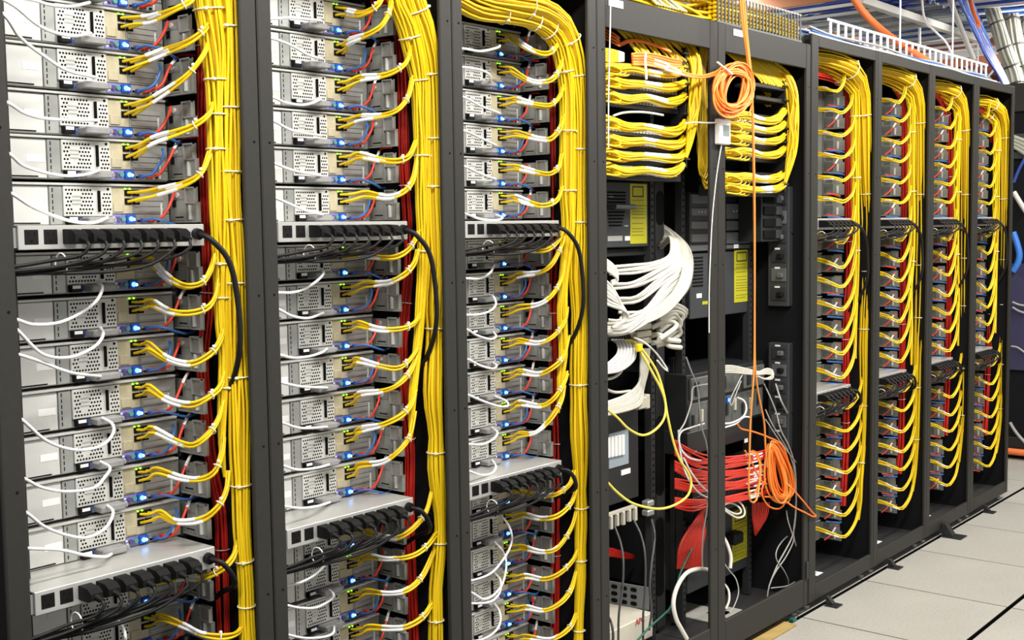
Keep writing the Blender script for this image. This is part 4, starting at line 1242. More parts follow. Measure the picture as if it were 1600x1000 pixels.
cable_thing('sensor_wire', 'thin white sensor wire hanging down from the thermometer', 'wire', P3([(1128, 224), (1125, 240), (1119, 280), (1113, 340), (1110, 400), (1108, 460), (1108, 520)], [-0.012, -0.006, -0.005]), 0.0021, M['cord_white'], 5, 26)
cable_thing('mounting_strap', 'thin white strap running from the thermometer to the yellow bundle', 'strap', P3([(1070, 193), (1085, 191), (1105, 192), (1126, 191)], [0.0, -0.005, -0.01, -0.012]), 0.0026, M['cord_white'], 5, 12)
cable_thing('strap', 'white strap hanging from the tag at the top of the fourth rack', 'strap', P3([(954, 6), (953, 60), (951, 140), (950.5, 230)], -0.006), 0.0024, M['cord_white'], 5, 14)


# ------------------------------------------------------------------ equipment of the fourth rack
def sticker(parent, base, x0, y0, x1, y1, ysplit, Y, inset=2):
    """Yellow warning sticker: framed square on top, ruled lines of small print below."""
    X0, X1, Z0, Z1 = rect(x0, y0, x1, y1, Y)
    _, _, ZS, _ = rect(x0, y0, x1, ysplit, Y)
    s = MB().box(X0 - base[0], -0.0014, Z0 - base[2], X1 - base[0], 0.0004, Z1 - base[2]).build('warning_sticker', M['sticker'], parent)
    w, h = X1 - X0, Z1 - Z0
    fx0, fx1 = X0 + w * 0.14, X0 + w * 0.80
    fz1, fz0 = Z1 - h * 0.04, Z1 - h * 0.22
    t = 0.004
    m = MB()
    for (a, b, c, d) in ((fx0, fx1, fz1 - t, fz1), (fx0, fx1, fz0, fz0 + t), (fx0, fx0 + t, fz0, fz1), (fx1 - t, fx1, fz0, fz1)):
        m.box(a - base[0], -0.0022, c - base[2], b - base[0], -0.001, d - base[2])
    m.build('framed_square', M['device_black'], s)
    m = MB()
    zz = fz0 - h * 0.06
    while zz > Z0 + h * 0.05:
        m.box(X0 + w * 0.10 - base[0], -0.0020, zz - base[2], X0 + w * random.uniform(0.72, 0.92) - base[0], -0.001, zz + 0.0024 - base[2])
        zz -= random.choice((0.010, 0.012, 0.018))
    m.build('print_lines', M['print_dark'], s)['kind'] = 'stuff'
    m = MB().box(X0 - base[0], -0.0019, ZS - base[2], X1 - base[0], -0.001, ZS + 0.002 - base[2])
    m.build('sticker_edge', M['print_dark'], s)
    return s


YD = 0.20
X0, X1, Z0, Z1 = rect(940, 283, 1013, 388, YD)
sw = thing('network_switch', 'dark grey network switch with a yellow warning sticker, fourth rack', 'network switch', (X0, YD, Z0))
b3 = np.array([X0, YD, Z0])
MB().cbox(0, 0, 0, X1 - X0, 0.45, Z1 - Z0, 0.003).build('chassis', M['device'], sw)
g = MB()
for i in range(11):
    xa, xb, z0, z1 = rect(949 + 0.5 * max(0, i - 5), 299 + i * 5.2, 977 - 1.2 * max(0, i - 5), 301.5 + i * 5.2, YD)
    g.box(xa - X0, -0.002, z0 - Z0, xb - X0, 0.001, z1 - Z0)
g.build('grille', M['hole'], sw)['kind'] = 'stuff'
xa, xb, z0, z1 = rect(960, 319, 992, 326, YD - 0.03)
MB().cyl((xa - X0, -0.03, (z0 + z1) / 2 - Z0), (xb - X0, -0.03, (z0 + z1) / 2 - Z0 - 0.002), 0.009, 10).cbox(xa - X0, -0.03, z0 - Z0, xa - X0 + 0.012, 0, z1 - Z0, 0.001).cbox(xb - X0 - 0.012, -0.03, z0 - Z0, xb - X0, 0, z1 - Z0, 0.001).build('handle', M['device_light'], sw)
sticker(sw, b3, 984, 287, 1010, 381, 322, YD)
for (xa, ya, xb, yb, mm) in ((949, 369, 972, 377, 'cord_grey'), (976, 369, 984, 376, 'white'), (951, 304, 958, 308, 'cord_grey'), (975, 352, 981, 354, 'cord_grey')):
    a0, a1, z0, z1 = rect(xa, ya, xb, yb, YD)
    MB().box(a0 - X0, -0.0016, z0 - Z0, a1 - X0, 0.0005, z1 - Z0).build('port_label', M[mm], sw)
# shelf below and the patch panels with thick pale cables
X0, X1, Z0, Z1 = rect(940, 390, 1020, 402, 0.22)
tag(MB().cbox(X0, 0.22, Z0, X1, 0.6, Z1, 0.002).build('blank_shelf', M['device_black']), 'black shelf under the switch with the yellow sticker, fourth rack', 'shelf')
X0, X1, Z0, Z1 = rect(940, 515, 996, 530, 0.16)
pp = thing('connector_panel', 'black connector panel under the thick white cable bundle', 'patch panel', (X0, 0.16, Z0))
MB().cbox(0, 0, 0, X1 - X0 + 0.06, 0.06, Z1 - Z0, 0.002).build('panel', M['device'], pp)
for i in range(12):
    MB().box(0.03 + i * 0.014, -0.004, -0.010, 0.037 + i * 0.014, 0.004, 0.001).build('tooth', M['device_black'], pp)
# side uprights with oval cut-outs behind the rail
for (xa, xb, ya, yb, lab, hole) in ((1024, 1039, 284, 985, 'dark upright with oval cut-outs, right of the mounting rail, fourth rack', [(1031, 325), (1031, 712), (1031, 870)]), (1053, 1064, 560, 880, 'narrow dark upright standing behind the yellow loops, fourth rack', [])):
    X0, X1, Z0, Z1 = rect(xa, ya, xb, yb, 0.235)
    Z0 = 0.075 if not hole else Z0
    up = thing('cable_upright', lab, 'cable manager', (X0, 0.235, Z0))
    MB().cbox(0, 0, 0, X1 - X0, 0.02, Z1 - Z0, 0.002).build('panel', M['rail_mid'], up)
    for (hx, hy) in hole:
        c = at(hx, hy, 0.235)
        R = 0.055 if hy < 400 else 0.14
        poly = [(c[0] - X0 + 0.026 * math.cos(t), c[2] - Z0 + (R - 0.02) * (1 if math.sin(t) > 0 else -1) + 0.026 * math.sin(t)) for t in np.linspace(0, 2 * math.pi, 24, endpoint=False)]
        MB().prism(poly, -0.0012, 0.001).build('oval_cutout', M['hole'], up)

# thick white bundle: a crescent that fans out to the connector panel
ends = [(946, 417), (950, 421), (950, 424), (952, 428), (948, 444), (952, 446), (956, 449), (950, 451), (954, 466), (958, 468), (962, 470), (958, 474), (966, 488), (970, 492), (968, 497), (942, 514), (944, 517), (946, 519), (944, 521), (946, 511), (948, 506), (950, 500), (954, 520), (950, 523)]
paths = []
n = len(ends)
for i, (ex, ey) in enumerate(ends):
    f = i / (n - 1)
    j = rng.uniform(-1, 1, 4)
    sx, sy = 1014, 348 + 40 * (1 - f) + j[0] * 4 - 8
    bx_, by_ = 1048 + 30 * f + j[1] * 2, 372 + 20 * f + j[2] * 3
    cx_, cy_ = 1046 + 34 * f + j[3], 398 + 40 * f
    dx_, dy_ = 1022 + 34 * f, 412 + 58 * f + j[0] * 2
    paths.append(P3([(sx, sy), (1030 + 14 * f, sy + 8 + 6 * f), (bx_, by_), (cx_, cy_), (dx_, dy_), (ex + 42, ey - 2 - 6 * f + j[1]), (ex + 16, ey + j[2]), (ex, ey)], [0.30, 0.24, 0.12, 0.07, 0.06, 0.07, 0.09, 0.11]))
more = []
for i in range(12):
    f = i / 11
    j = rng.uniform(-1, 1, 3)
    more.append(P3([(1014, 342 + 10 * f), (1045, 362 + 6 * f + j[0]), (1070 - 6 * f, 398 + 6 * f), (1079 - 12 * f, 425 + j[1]), (1070 - 14 * f, 455 - 4 * f), (1042 - 10 * f, 487 - 8 * f), (1000, 506 - 6 * f + j[2]), (944, 520 - 4 * f)], [0.30, 0.22, 0.10, 0.05, 0.04, 0.05, 0.07, 0.10]))
root, base = bundle_thing('white_cable_bundle', 'thick crescent of white cables sweeping out of the fourth rack', 'cable bundle', paths + more, 0.0053, [M['cord_cream'], M['cord_cream'], M['cord_pale']], None, 6, 30)
paths = []
for i in range(6):
    paths.append(P3([(940, 402 + i * 3), (955, 412 + i * 3), (964, 424 + i * 2), (963, 436 + i), (955, 440 + i)], [0.05, 0.03, 0.04]))
for i in range(9):
    j = rng.uniform(-2, 2, 2)
    paths.append(P3([(938, 432 + i * 5), (955, 448 + i * 4 + j[0]), (968 + i, 470 + i * 2), (975 + i * 0.6 + j[1], 490 + i), (972 - i * 2, 512)], [0.05, 0.03, 0.05]))
bundle_thing('white_slack', 'white slack cables looping down beside the left post, fourth rack', 'cable bundle', paths, 0.0048, M['cord_cream'], None, 6, 18)
# chunky beige plugs with thick pale leads
for i, (y, pth, lab) in enumerate([(512, [(1018, 512), (1040, 503), (1056, 505), (1054, 513), (1030, 530)], 'top beige trunk plug right of the black connector panel'),
                                   (524, [(1018, 524), (1030, 523), (1045, 531), (1062, 533)], 'middle beige trunk plug right of the black connector panel'),
                                   (535, [(1018, 536), (1036, 535), (1048, 541), (1064, 543)], 'lowest beige trunk plug right of the black connector panel')]):
    X0, X1, Z0, Z1 = rect(996, y - 5, 1019, y + 5, 0.13)
    pg = thing('trunk_plug', lab, 'plug', (X0, 0.13, Z0), 'beige trunk plugs')
    MB().cbox(0, 0, 0, X1 - X0, 0.05, Z1 - Z0, 0.004).build('shell', M['connector'], pg)
    c = cr(P3(pth, [0.14, 0.08, 0.06]), 18)
    MB().tube(c - np.array([X0, 0.13, Z0]), 0.0085, 8).build('lead', M['cord_pale'], pg)
for i in range(6):
    y = 474 + i * 6 + rng.uniform(-2.5, 2.5)
    cable_thing('pale_lead', 'thick pale lead curling out behind the white crescent, ' + ORD[i] + ' from the top', 'cable', P3([(1030, y + 14), (1050, y), (1066 - i * 1.2 + rng.uniform(-4, 3), y + 4), (1074 - i * 2.6 + rng.uniform(-5, 2), y + 12 + i), (1060 - i * 3, y + 24 + i), (1026, 536 + i)], [0.16, 0.15, 0.14, 0.16, 0.2]), 0.0078, M['cord_pale'], 8, 24, 'pale leads behind the white crescent')
paths = []
for i in range(12):
    x = 956 + i * 2.6
    paths.append(P3([(x, 531), (x + 8, 537), (x + 9 - i * 0.2, 552 + i * 0.8), (x - 4 - i, 566 + i * 1.2), (938, 576 + i * 0.8)], [0.15, 0.12, 0.10, 0.08]))
bundle_thing('white_lead_fan', 'fan of thin white leads curling under the black connector panel', 'cable bundle', paths, 0.0036, [M['cord_white'], M['cord_grey']], None, 6, 20)
paths = []
for i in range(11):
    j = rng.uniform(-1.5, 1.5, 2)
    paths.append(P3([(1000 + i * 1.4, 545), (1002 + i + j[0], 575), (998 + i * 0.6, 600 + i), (978 + i * 2 + j[1], 618 + i * 1.6), (940, 632 + i * 1.8)], [0.20, 0.17, 0.14, 0.12]))
paths += [P3([(938, 592), (955, 591), (968, 583), (975, 570)], 0.15), P3([(938, 604), (960, 613), (985, 611)], 0.15)]
bundle_thing('pale_cable_fan', 'fan of pale cables falling from the connectors to the left post', 'cable bundle', paths, 0.0056, M['cord_pale'], None, 6, 20)
X0, X1, Z0, Z1 = rect(998, 622, 1018, 641, 0.14)
cb = thing('trunk_connector', 'big beige connector block at the end of the pale cable fan', 'plug', (X0, 0.14, Z0))
MB().cbox(0, 0, 0, (X1 - X0) * 0.7, 0.06, Z1 - Z0, 0.004).build('shell', M['connector'], cb)
MB().cbox((X1 - X0) * 0.7, 0.004, -0.004, X1 - X0, 0.056, Z1 - Z0 + 0.004, 0.003).build('flange', M['connector'], cb)
cable_thing('white_loop', 'thin white loop of wire hanging right of the yellow pair', 'wire', P3([(990, 527), (1005, 534), (1020, 546), (1034, 563), (1044, 580), (1036, 574), (1027, 563)], 0.10), 0.0032, M['cord_white'], 6, 26)
cable_thing('yellow_cable', 'yellow cable hanging in a short loop below the connector block', 'cable', P3([(976, 532), (990, 533), (1000, 548), (1018, 580), (1033, 608), (1040, 632), (1037, 655), (1022, 673), (1003, 680), (982, 670), (965, 653), (944, 636)], [0.14, 0.10, 0.06, 0.04, 0.04, 0.06]), 0.0042, M['yellow_pale'], 8, 60)
cable_thing('yellow_cable', 'yellow cable falling in a long loop to the lower black switch', 'cable', P3([(978, 534), (992, 536), (1005, 548), (1026, 580), (1037, 615), (1043, 650), (1052, 690), (1062, 718), (1075, 738), (1080, 755), (1074, 775), (1052, 790), (1026, 795), (990, 787), (965, 770), (944, 748)], [0.14, 0.10, 0.05, 0.03, 0.02, 0.03, 0.05]), 0.0042, M['yellow_pale'], 8, 70)
X0, X1, Z0, Z1 = rect(998, 538, 1005, 550, 0.09)
tag(MB().cbox(X0, 0.09, Z0, X1, 0.105, Z1, 0.003).build('yellow_boot', M['yellow']), 'yellow plug boot on the hanging yellow pair', 'plug')

# lower black switch with pale card slots
X0, X1, Z0, Z1 = rect(940, 648, 998, 795, YD)
ls = thing('card_chassis', 'black chassis with a row of pale upright cards, fourth rack', 'network switch', (X0, YD, Z0))
MB().cbox(0, 0, 0, X1 - X0, 0.45, Z1 - Z0, 0.003).build('chassis', M['device_black'], ls)
for i in range(5):
    xa, xb, z0, z1 = rect(950 + i * 5.6, 684 - i * 1.0, 954.2 + i * 5.6, 716 - i * 1.2, YD - 0.012)
    MB().cbox(xa - X0, -0.012, z0 - Z0, xb - X0, 0.001, z1 - Z0, 0.001).build('card', M['white'], ls)
xa, xb, z0, z1 = rect(950, 678, 981, 733, YD)
MB().cbox(xa - X0, -0.004, z0 - Z0, xb - X0, 0.001, z1 - Z0, 0.002).build('card_cage', M['slate_blue'], ls)
xa, xb, z0, z1 = rect(970, 735, 984, 743, YD)
MB().box(xa - X0, -0.003, z0 - Z0, xb - X0, 0.001, z1 - Z0).build('name_label', M['white'], ls)
X0, X1, Z0, Z1 = rect(950, 803, 996, 808, 0.17)
br = thing('bracket_strip', 'pale metal bracket strip under the black card chassis', 'bracket', (X0, 0.17, Z0))
MB().cbox(0, 0, 0, X1 - X0, 0.012, Z1 - Z0, 0.001).build('strip', M['connector'], br)
for i in range(5):
    x = 0.012 + i * (X1 - X0 - 0.03) / 4
    MB().cbox(x, -0.004, -0.045 + 0.004 * (i % 2), x + 0.014, 0.01, 0.001, 0.002).build('lug', M['connector'], br)
X0, X1, Z0, Z1 = rect(1013, 784, 1023, 808, 0.17)
cl_ = thing('rail_clamp', 'small metal clamp on the mounting rail beside the yellow loop', 'clamp', (X0, 0.17, Z0))
MB().cbox(0, 0, 0, X1 - X0, 0.03, (Z1 - Z0) * 0.4, 0.004).cbox(0, 0, (Z1 - Z0) * 0.6, X1 - X0, 0.03, Z1 - Z0, 0.004).build('jaws', M['metal'], cl_)
# dark leads low in the rack
for i, (pth, lab) in enumerate([([(960, 822), (970, 850), (974, 880), (972, 925), (967, 960), (966, 1010)], 'dark lead hanging in front of the perforated panel, left one'),
                                ([(990, 812), (1002, 838), (1008, 870), (1008, 920), (1005, 960), (1005, 1010)], 'dark lead hanging in front of the perforated panel, middle one'),
                                ([(1018, 812), (1023, 838), (1018, 880), (1015, 920), (1018, 955), (1014, 985)], 'dark lead hanging beside the mounting rail, low down'),
                                ([(944, 955), (954, 970), (958, 990), (957, 1010)], 'dark lead curving past the left post near the floor')]):
    cable_thing('dark_lead', lab, 'cable', P3(pth, [0.13, 0.07, 0.05, 0.05]), 0.0042, M['cord_dark'], 6, 26)
paths = [P3([(936, 856 + i * 3), (955, 858 + i * 2.6), (975, 864 + i * 2), (990, 868 + i)], [0.34, 0.34, 0.4]) for i in range(5)]
bundle_thing('red_cables_low', 'dim red cables deep behind the dark leads, fourth rack', 'cable bundle', paths, 0.005, M['red'], None, 6, 12)
# perforated panel and the cream power unit at the bottom
A, B = at(951, 926, 0.25), at(1013, 936, 0.10)
d = (B - A)[:2]
Lp = float(np.linalg.norm(d))
ZB, ZT = 0.254, 0.332
pf = thing('perforated_panel', 'slate grey panel with oval holes on the cream power unit', 'panel', (A[0] - d[0] * 0.25, A[1] - d[1] * 0.25, ZB))
pf.rotation_euler = (0, 0, math.atan2(d[1], d[0]))
LL = Lp * 1.25
MB().cbox(0, 0, 0, LL, 0.006, ZT - ZB, 0.001).build('plate', M['slate'], pf)
for i in range(5):
    for j in range(3):
        cx, cz = LL - 0.055 - i * 0.037, 0.014 + j * 0.024
        poly = [(cx + (0.0045 if math.cos(t) > 0 else -0.0045) + 0.0078 * math.cos(t), cz + 0.0072 * math.sin(t)) for t in np.linspace(0, 2 * math.pi, 14, endpoint=False)]
        MB().prism(poly, -0.0012, 0.001).build('oval_hole', M['hole'], pf)
X0 = SEAM[3] + 0.06
ups = thing('power_unit', 'cream power unit with red letters standing at the foot of the fourth rack', 'power supply', (X0, 0.08, 0.170))
MB().cbox(0, 0, 0, at(1020, 960, 0.08)[0] - X0, 0.36, 0.083, 0.003).build('case', M['cream'], ups)
fc = bpy.data.curves.new('letters', 'FONT')
fc.body = 'APC'
fc.size = 0.030
fc.extrude = 0.0006
tmp = bpy.data.objects.new('letters', fc)
C.objects.link(tmp)
lm = bpy.data.meshes.new_from_object(tmp.evaluated_get(bpy.context.evaluated_depsgraph_get()))
bpy.data.objects.remove(tmp)
lm.materials.clear()
lm.materials.append(M['red_print'])
fo = link('red_letters', lm, ups)
a = at(993, 977, 0.079)
fo.location = (a[0] - X0, -0.001, a[2] - 0.170 - 0.002)
fo.rotation_euler = (math.radians(90), 0, 0)
# white loop, green wire, floor opening
cable_thing('white_hose', 'thick white cable arching down to the foot of the fourth rack', 'cable', P3([(1125, 893), (1106, 890), (1090, 889), (1072, 896), (1058, 917), (1052, 942), (1056, 966), (1064, 982), (1073, 998)], [0.10, 0.03, 0.0, -0.01]), 0.0075, M['cord_cream'], 8, 46)
cable_thing('green_wire', 'green wire running up from the floor behind the white arching cable', 'wire', P3([(992, 1005), (1015, 980), (1035, 962), (1048, 948), (1056, 925), (1063, 895), (1085, 850), (1107, 808)], [0.04, 0.05, 0.12, 0.2]), 0.0038, M['green'], 6, 34)
A = at_z(1085, 958, 0.066)
tag(MB().cbox(A[0] - 0.06, A[1] - 0.11, 0.063, A[0] + 0.09, A[1] + 0.10, 0.069, 0.001).build('floor_plate', M['tile']), 'pale plate on the rack floor behind the arching white cable', 'plate')

# ------------------------------------------------------------------ equipment of the fifth rack
X0, X1, Z0, Z1 = rect(1078, 300, 1174, 394, 0.21)
dv = thing('blade_switch', 'grey switch with stacked blades behind the post, fifth rack', 'network switch', (X0, 0.21, Z0))
MB().cbox(0, 0, 0, X1 - X0, 0.5, Z1 - Z0, 0.003).build('chassis', M['device_black'], dv)
for (xa, ya, xb, yb) in ((1082, 303, 1118, 318), (1082, 325, 1118, 337), (1082, 346, 1118, 358), (1082, 366, 1118, 379), (1079, 384, 1118, 393), (1136, 318, 1172, 342), (1136, 345, 1172, 360), (1136, 363, 1172, 381), (1136, 383, 1173, 389)):
    a0, a1, z0, z1 = rect(xa, ya, xb, yb, 0.20)
    bl = MB().cbox(a0 - X0, -0.010, z0 - Z0, a1 - X0, 0.001, z1 - Z0, 0.002).build('blade', M['device_light'], dv)
    q = MB()
    for i in range(5):
        x = a0 + (a1 - a0) * (0.25 + 0.13 * i)
        q.box(x - X0, -0.0112, (z0 + z1) / 2 - Z0 - 0.003, x + 0.008 - X0, -0.0098, (z0 + z1) / 2 - Z0 + 0.003)
    if yb < 345 and ya > 317:
        q.build('port_marks', M['cord_grey'], bl)['kind'] = 'stuff'
a0, a1, z0, z1 = rect(1147, 382, 1154, 388, 0.198)
MB().box(a0 - X0, -0.0125, z0 - Z0, a1 - X0, -0.0095, z1 - Z0).build('name_label', M['white'], dv)
a0, a1, z0, z1 = rect(1160, 325, 1167, 330, 0.198)
MB().box(a0 - X0, -0.0125, z0 - Z0, a1 - X0, -0.0095, z1 - Z0).build('name_label', M['white'], dv)
X0, X1, Z0, Z1 = rect(1078, 396, 1176, 503, 0.21)
Z0 = at(1150, 478, 0.21)[2] - 0.03
d2 = thing('network_switch', 'dark grey switch with a yellow sticker half behind the post, fifth rack', 'network switch', (X0, 0.21, Z0))
b3 = np.array([X0, 0.21, Z0])
MB().cbox(0, 0, 0, X1 - X0, 0.5, Z1 - Z0, 0.003).build('chassis', M['device'], d2)
sticker(d2, b3, 1147, 391, 1171, 473, 421, 0.21)
for (xa, ya, xb, yb, mm) in ((1088, 459, 1096, 466, 'white'), (1097, 471, 1107, 476, 'sticker')):
    a0, a1, z0, z1 = rect(xa, ya, xb, yb, 0.21)
    MB().box(a0 - X0, -0.0016, z0 - Z0, a1 - X0, 0.0005, z1 - Z0).build('port_label', M[mm], d2)
g = MB()
for i in range(9):
    a0, a1, z0, z1 = rect(1082, 402 + i * 5.5, 1098, 404.5 + i * 5.5, 0.21)
    g.box(a0 - X0, -0.002, z0 - Z0, a1 - X0, 0.001, z1 - Z0)
g.build('grille', M['hole'], d2)['kind'] = 'stuff'
# breaker box with four dark modules
X0, X1, Z0, Z1 = rect(1190, 300, 1222, 378, 0.10)
bb = thing('breaker_box', 'black box with four dark modules, right of the hanging orange line', 'power supply', (X0, 0.10, Z0))
MB().cbox(0, 0, 0, X1 - X0, 0.10, Z1 - Z0, 0.002).build('case', M['device_black'], bb)
for i in range(4):
    z = (Z1 - Z0) * (0.06 + 0.24 * i)
    MB().cbox(0.012, -0.006, z, (X1 - X0) * 0.62, 0.001, z + (Z1 - Z0) * 0.17, 0.002).build('module', M['hole'], bb)
    MB().cbox((X1 - X0) * 0.68, -0.006, z, (X1 - X0) * 0.95, 0.001, z + (Z1 - Z0) * 0.17, 0.002).build('module_cap', M['device'], bb)
# upright power strips on the right side panel
for (ya, yb, lab) in ((292, 478, 'grey upright power strip with plugs on the side panel, upper one'), (535, 700, 'grey upright power strip with plugs on the side panel, lower one')):
    XS = SEAM[5] - 0.016
    A, B = at_x(1222, ya, XS), at_x(1222, yb, XS)
    vp = thing('upright_power_strip', lab, 'power strip', (XS, A[1], B[2]), 'upright power strips')
    hh = A[2] - B[2]
    MB().cbox(-0.03, -0.045, 0, 0.006, 0.045, hh, 0.003).build('shell', M['device'], vp)
    for i in range(6):
        z = hh * (0.05 + 0.16 * i)
        MB().cbox(-0.036, -0.035, z, -0.029, 0.028, z + hh * 0.11, 0.002).build('outlet', M['device_light'] if i % 3 == 1 else M['rail'], vp)
        MB().cbox(-0.050, -0.026, z + 0.014, -0.030, 0.000, z + 0.034, 0.004).build('plug', M['device_light'] if i % 2 else M['plug_black'], vp)
        MB().box(-0.0365, -0.010, z + 0.050, -0.0355, 0.012, z + 0.057).build('tag', M['white'], vp)
# open server with cards and a blue light
X0, X1, Z0, Z1 = rect(1074, 568, 1194, 680, 0.15)
Z0 = at(1140, 664, 0.15)[2]
Z1 = at(1140, 574, 0.15)[2]
sv = thing('card_server', 'grey server with upright cards and one blue light, fifth rack', 'server', (X0, 0.15, Z0))
W_, H_ = X1 - X0, Z1 - Z0
MB().cbox(0, 0.004, 0, W_, 0.5, H_, 0.002).build('chassis', M['device_black'], sv)
for i in range(9):
    x = 0.012 + i * (W_ - 0.03) / 9
    cd_ = MB().cbox(x, -0.004, 0.012, x + (W_ - 0.06) / 9, 0.005, H_ * 0.52, 0.001).build('card', M['metal_dim'], sv)
    MB().cbox(x + 0.010, -0.010, 0.03 + 0.012 * (i % 3), x + 0.024, -0.003, 0.075 + 0.012 * (i % 3), 0.001).build('card_port', M['connector'] if i % 2 else M['device_black'], cd_)
for i in range(3):
    x = 0.02 + i * W_ / 3
    ps = MB().cbox(x, -0.006, H_ * 0.58, x + W_ / 3 - 0.03, 0.005, H_ * 0.94, 0.002).build('power_module', M['metal_dim'], sv)
    MB().cbox(x + 0.02, -0.012, H_ * 0.64, x + 0.045, -0.005, H_ * 0.88, 0.002).build('module_socket', M['device_black'], ps)
p = at(1139, 625, 0.14)
MB().cbox(p[0] - X0 - 0.012, -0.010, p[2] - Z0 - 0.012, p[0] - X0 + 0.012, -0.003, p[2] - Z0 + 0.012, 0.001).build('light_housing', M['blue_port'], sv)
MB().cyl((p[0] - X0, -0.009, p[2] - Z0), (p[0] - X0, -0.012, p[2] - Z0), 0.007, 10).build('status_light', M['led_blue'], sv)
for i in range(5):
    cable_thing('pale_cable', 'pale cable looping over the top of the card server, ' + ORD[i] + ' from the top', 'cable', P3([(1128, 572 + i * 2.5), (1145, 572 + i * 2.5), (1168, 577 + i * 1.8), (1185, 581 + i), (1198, 576 + i * 2.0), (1208, 580 + i * 1.6), (1206, 588 + i), (1194, 592), (1184, 588)], [0.11, 0.09, 0.07, 0.07]), 0.0036, M['cord_pale'], 6, 30, 'pale cables over the card server')
for i, (pth, lab, mm, r) in enumerate([
    ([(1072, 558), (1080, 580), (1090, 605), (1093, 640), (1097, 670), (1103, 690), (1107, 720), (1106, 760), (1104, 800), (1099, 830), (1097, 862), (1098, 890)], 'long pale wire falling past the card server into the red cables', 'cord_grey', 0.003),
    ([(1107, 600), (1090, 603), (1082, 608), (1080, 630), (1070, 660), (1061, 675), (1060, 690)], 'pale wire bent round the corner of the card server', 'cord_grey', 0.003),
    ([(1100, 662), (1080, 668), (1064, 675), (1061, 690), (1066, 705), (1078, 716), (1095, 720)], 'white cable crossing above the left red bundle', 'cord_white', 0.0036),
    ([(1060, 672), (1062, 700), (1068, 730), (1078, 752), (1092, 770), (1110, 780)], 'white cable running down along the yellow cable', 'cord_white', 0.0036),
    ([(1068, 715), (1080, 738), (1095, 758), (1110, 772)], 'second white cable slanting over the left red bundle', 'cord_white', 0.0034),
    ([(1160, 585), (1150, 605), (1141, 625), (1143, 634), (1150, 615), (1158, 595)], 'thin pale loop at the blue light', 'cord_grey', 0.0026),
    ([(1152, 621), (1163, 627), (1166, 640), (1160, 652), (1145, 660), (1132, 662)], 'white cable curving to the foot of the card server', 'cord_white', 0.0036),
    ([(1172, 652), (1162, 652), (1150, 662), (1132, 668)], 'second white cable at the foot of the card server', 'cord_white', 0.0034),
]):
    cable_thing('loose_cable', lab, 'cable', P3(pth, [0.10, 0.07, 0.06]), r, M[mm], 6, 40)
# dark shelf
X0, X1, Z0, Z1 = rect(1074, 690, 1176, 714, 0.14)
sh = thing('black_shelf', 'black shelf unit between the card server and the red cables', 'shelf', (X0, 0.14, Z0))
MB().cbox(0, 0, 0, X1 - X0, 0.4, Z1 - Z0 + 0.03, 0.003).build('case', M['device_black'], sh)
for (xa, ya, xb, yb) in ((1163, 686, 1168, 692), (1082, 706, 1088, 709)):
    a0, a1, z0, z1 = rect(xa, ya, xb, yb, 0.14)
    MB().box(a0 - X0, -0.0016, z0 - Z0, a1 - X0, 0.0005, z1 - Z0).build('tag', M['white'], sh)
# red patch rows and bundles
for i, (y, sag, word) in enumerate([(718, 0, 'top'), (740, 2, 'second'), (758, 3, 'third'), (778, 4, 'lowest')]):
    paths = []
    for j in range(9):
        o = j * (2.0 if i == 0 else 1.3)
        q = rng.uniform(-4, 4, 3)
        paths.append(P3([(1054, y - 20 + o * 1.4 + 10 * (i - 1)), (1085, y - 10 + o * 1.4 + q[0] + 4 * i), (1120, y - 2 + o + q[1]), (1150, y - 5 + o), (1180, y - 10 + o * 0.9 + q[2]), (1204, y - 18 + o * 0.8)], [0.14, 0.10, 0.09, 0.08, 0.07, 0.08]))
    root, base = bundle_thing('red_patch_row', 'red patch cables with white tags, ' + word + ' row, fifth rack', 'cable bundle', paths, 0.0036, [M['red_bright'], M['red_bright'], M['red']], 'red patch rows', 6, 24)
    for j in range(0, 9, 2):
        c = cr(paths[j], 24)
        a = rng.uniform(0.66, 0.76)
        o = MB().tube(seg(c, a, a + 0.12, 4) - base, 0.0046, 6).build('label_sleeve', M['white'], root)
    Zr = at(1150, y + 6, 0.17)[2]
    pn = thing('patch_panel', 'black patch panel behind the ' + word + ' row of red cables', 'patch panel', (SEAM[4] + 0.11, 0.17, Zr - 0.02), 'patch panels behind the red cables')
    MB().cbox(0, 0, 0, 0.49, 0.05, 0.043, 0.002).build('panel', M['device_black'], pn)
    q = MB()
    for j in range(20):
        q.box(0.015 + j * 0.0235, -0.002, 0.012, 0.030 + j * 0.0235, 0.001, 0.026)
    q.build('ports', M['device'], pn)['kind'] = 'stuff'
paths = []
for j in range(22):
    q = rng.uniform(-2, 2, 3)
    f = j / 21
    paths.append(P3([(1122, 768 + 6 * f), (1104 - 6 * f + q[0], 790 + 8 * f), (1080 + 22 * f, 822 + 6 * f + q[1]), (1062 + 36 * f, 852 + q[2]), (1058 + 38 * f, 888)], [0.17, 0.16, 0.15, 0.16, 0.18]))
bundle_thing('red_cable_bundle', 'big red cable bundle sweeping down to the left behind the post', 'cable bundle', paths, 0.0044, [M['red_bright'], M['red']], None, 6, 22)
paths = [P3([(1176 + j * 3.2, 785), (1176 + j * 2.8, 805), (1178 + j * 1.4, 822), (1180, 836)], [0.12, 0.13, 0.15]) for j in range(9)]
bundle_thing('red_cable_bundle', 'small red cable bundle tapering down below the loops of orange cable', 'cable bundle', paths, 0.0040, [M['red'], M['red_bright']], None, 6, 14)
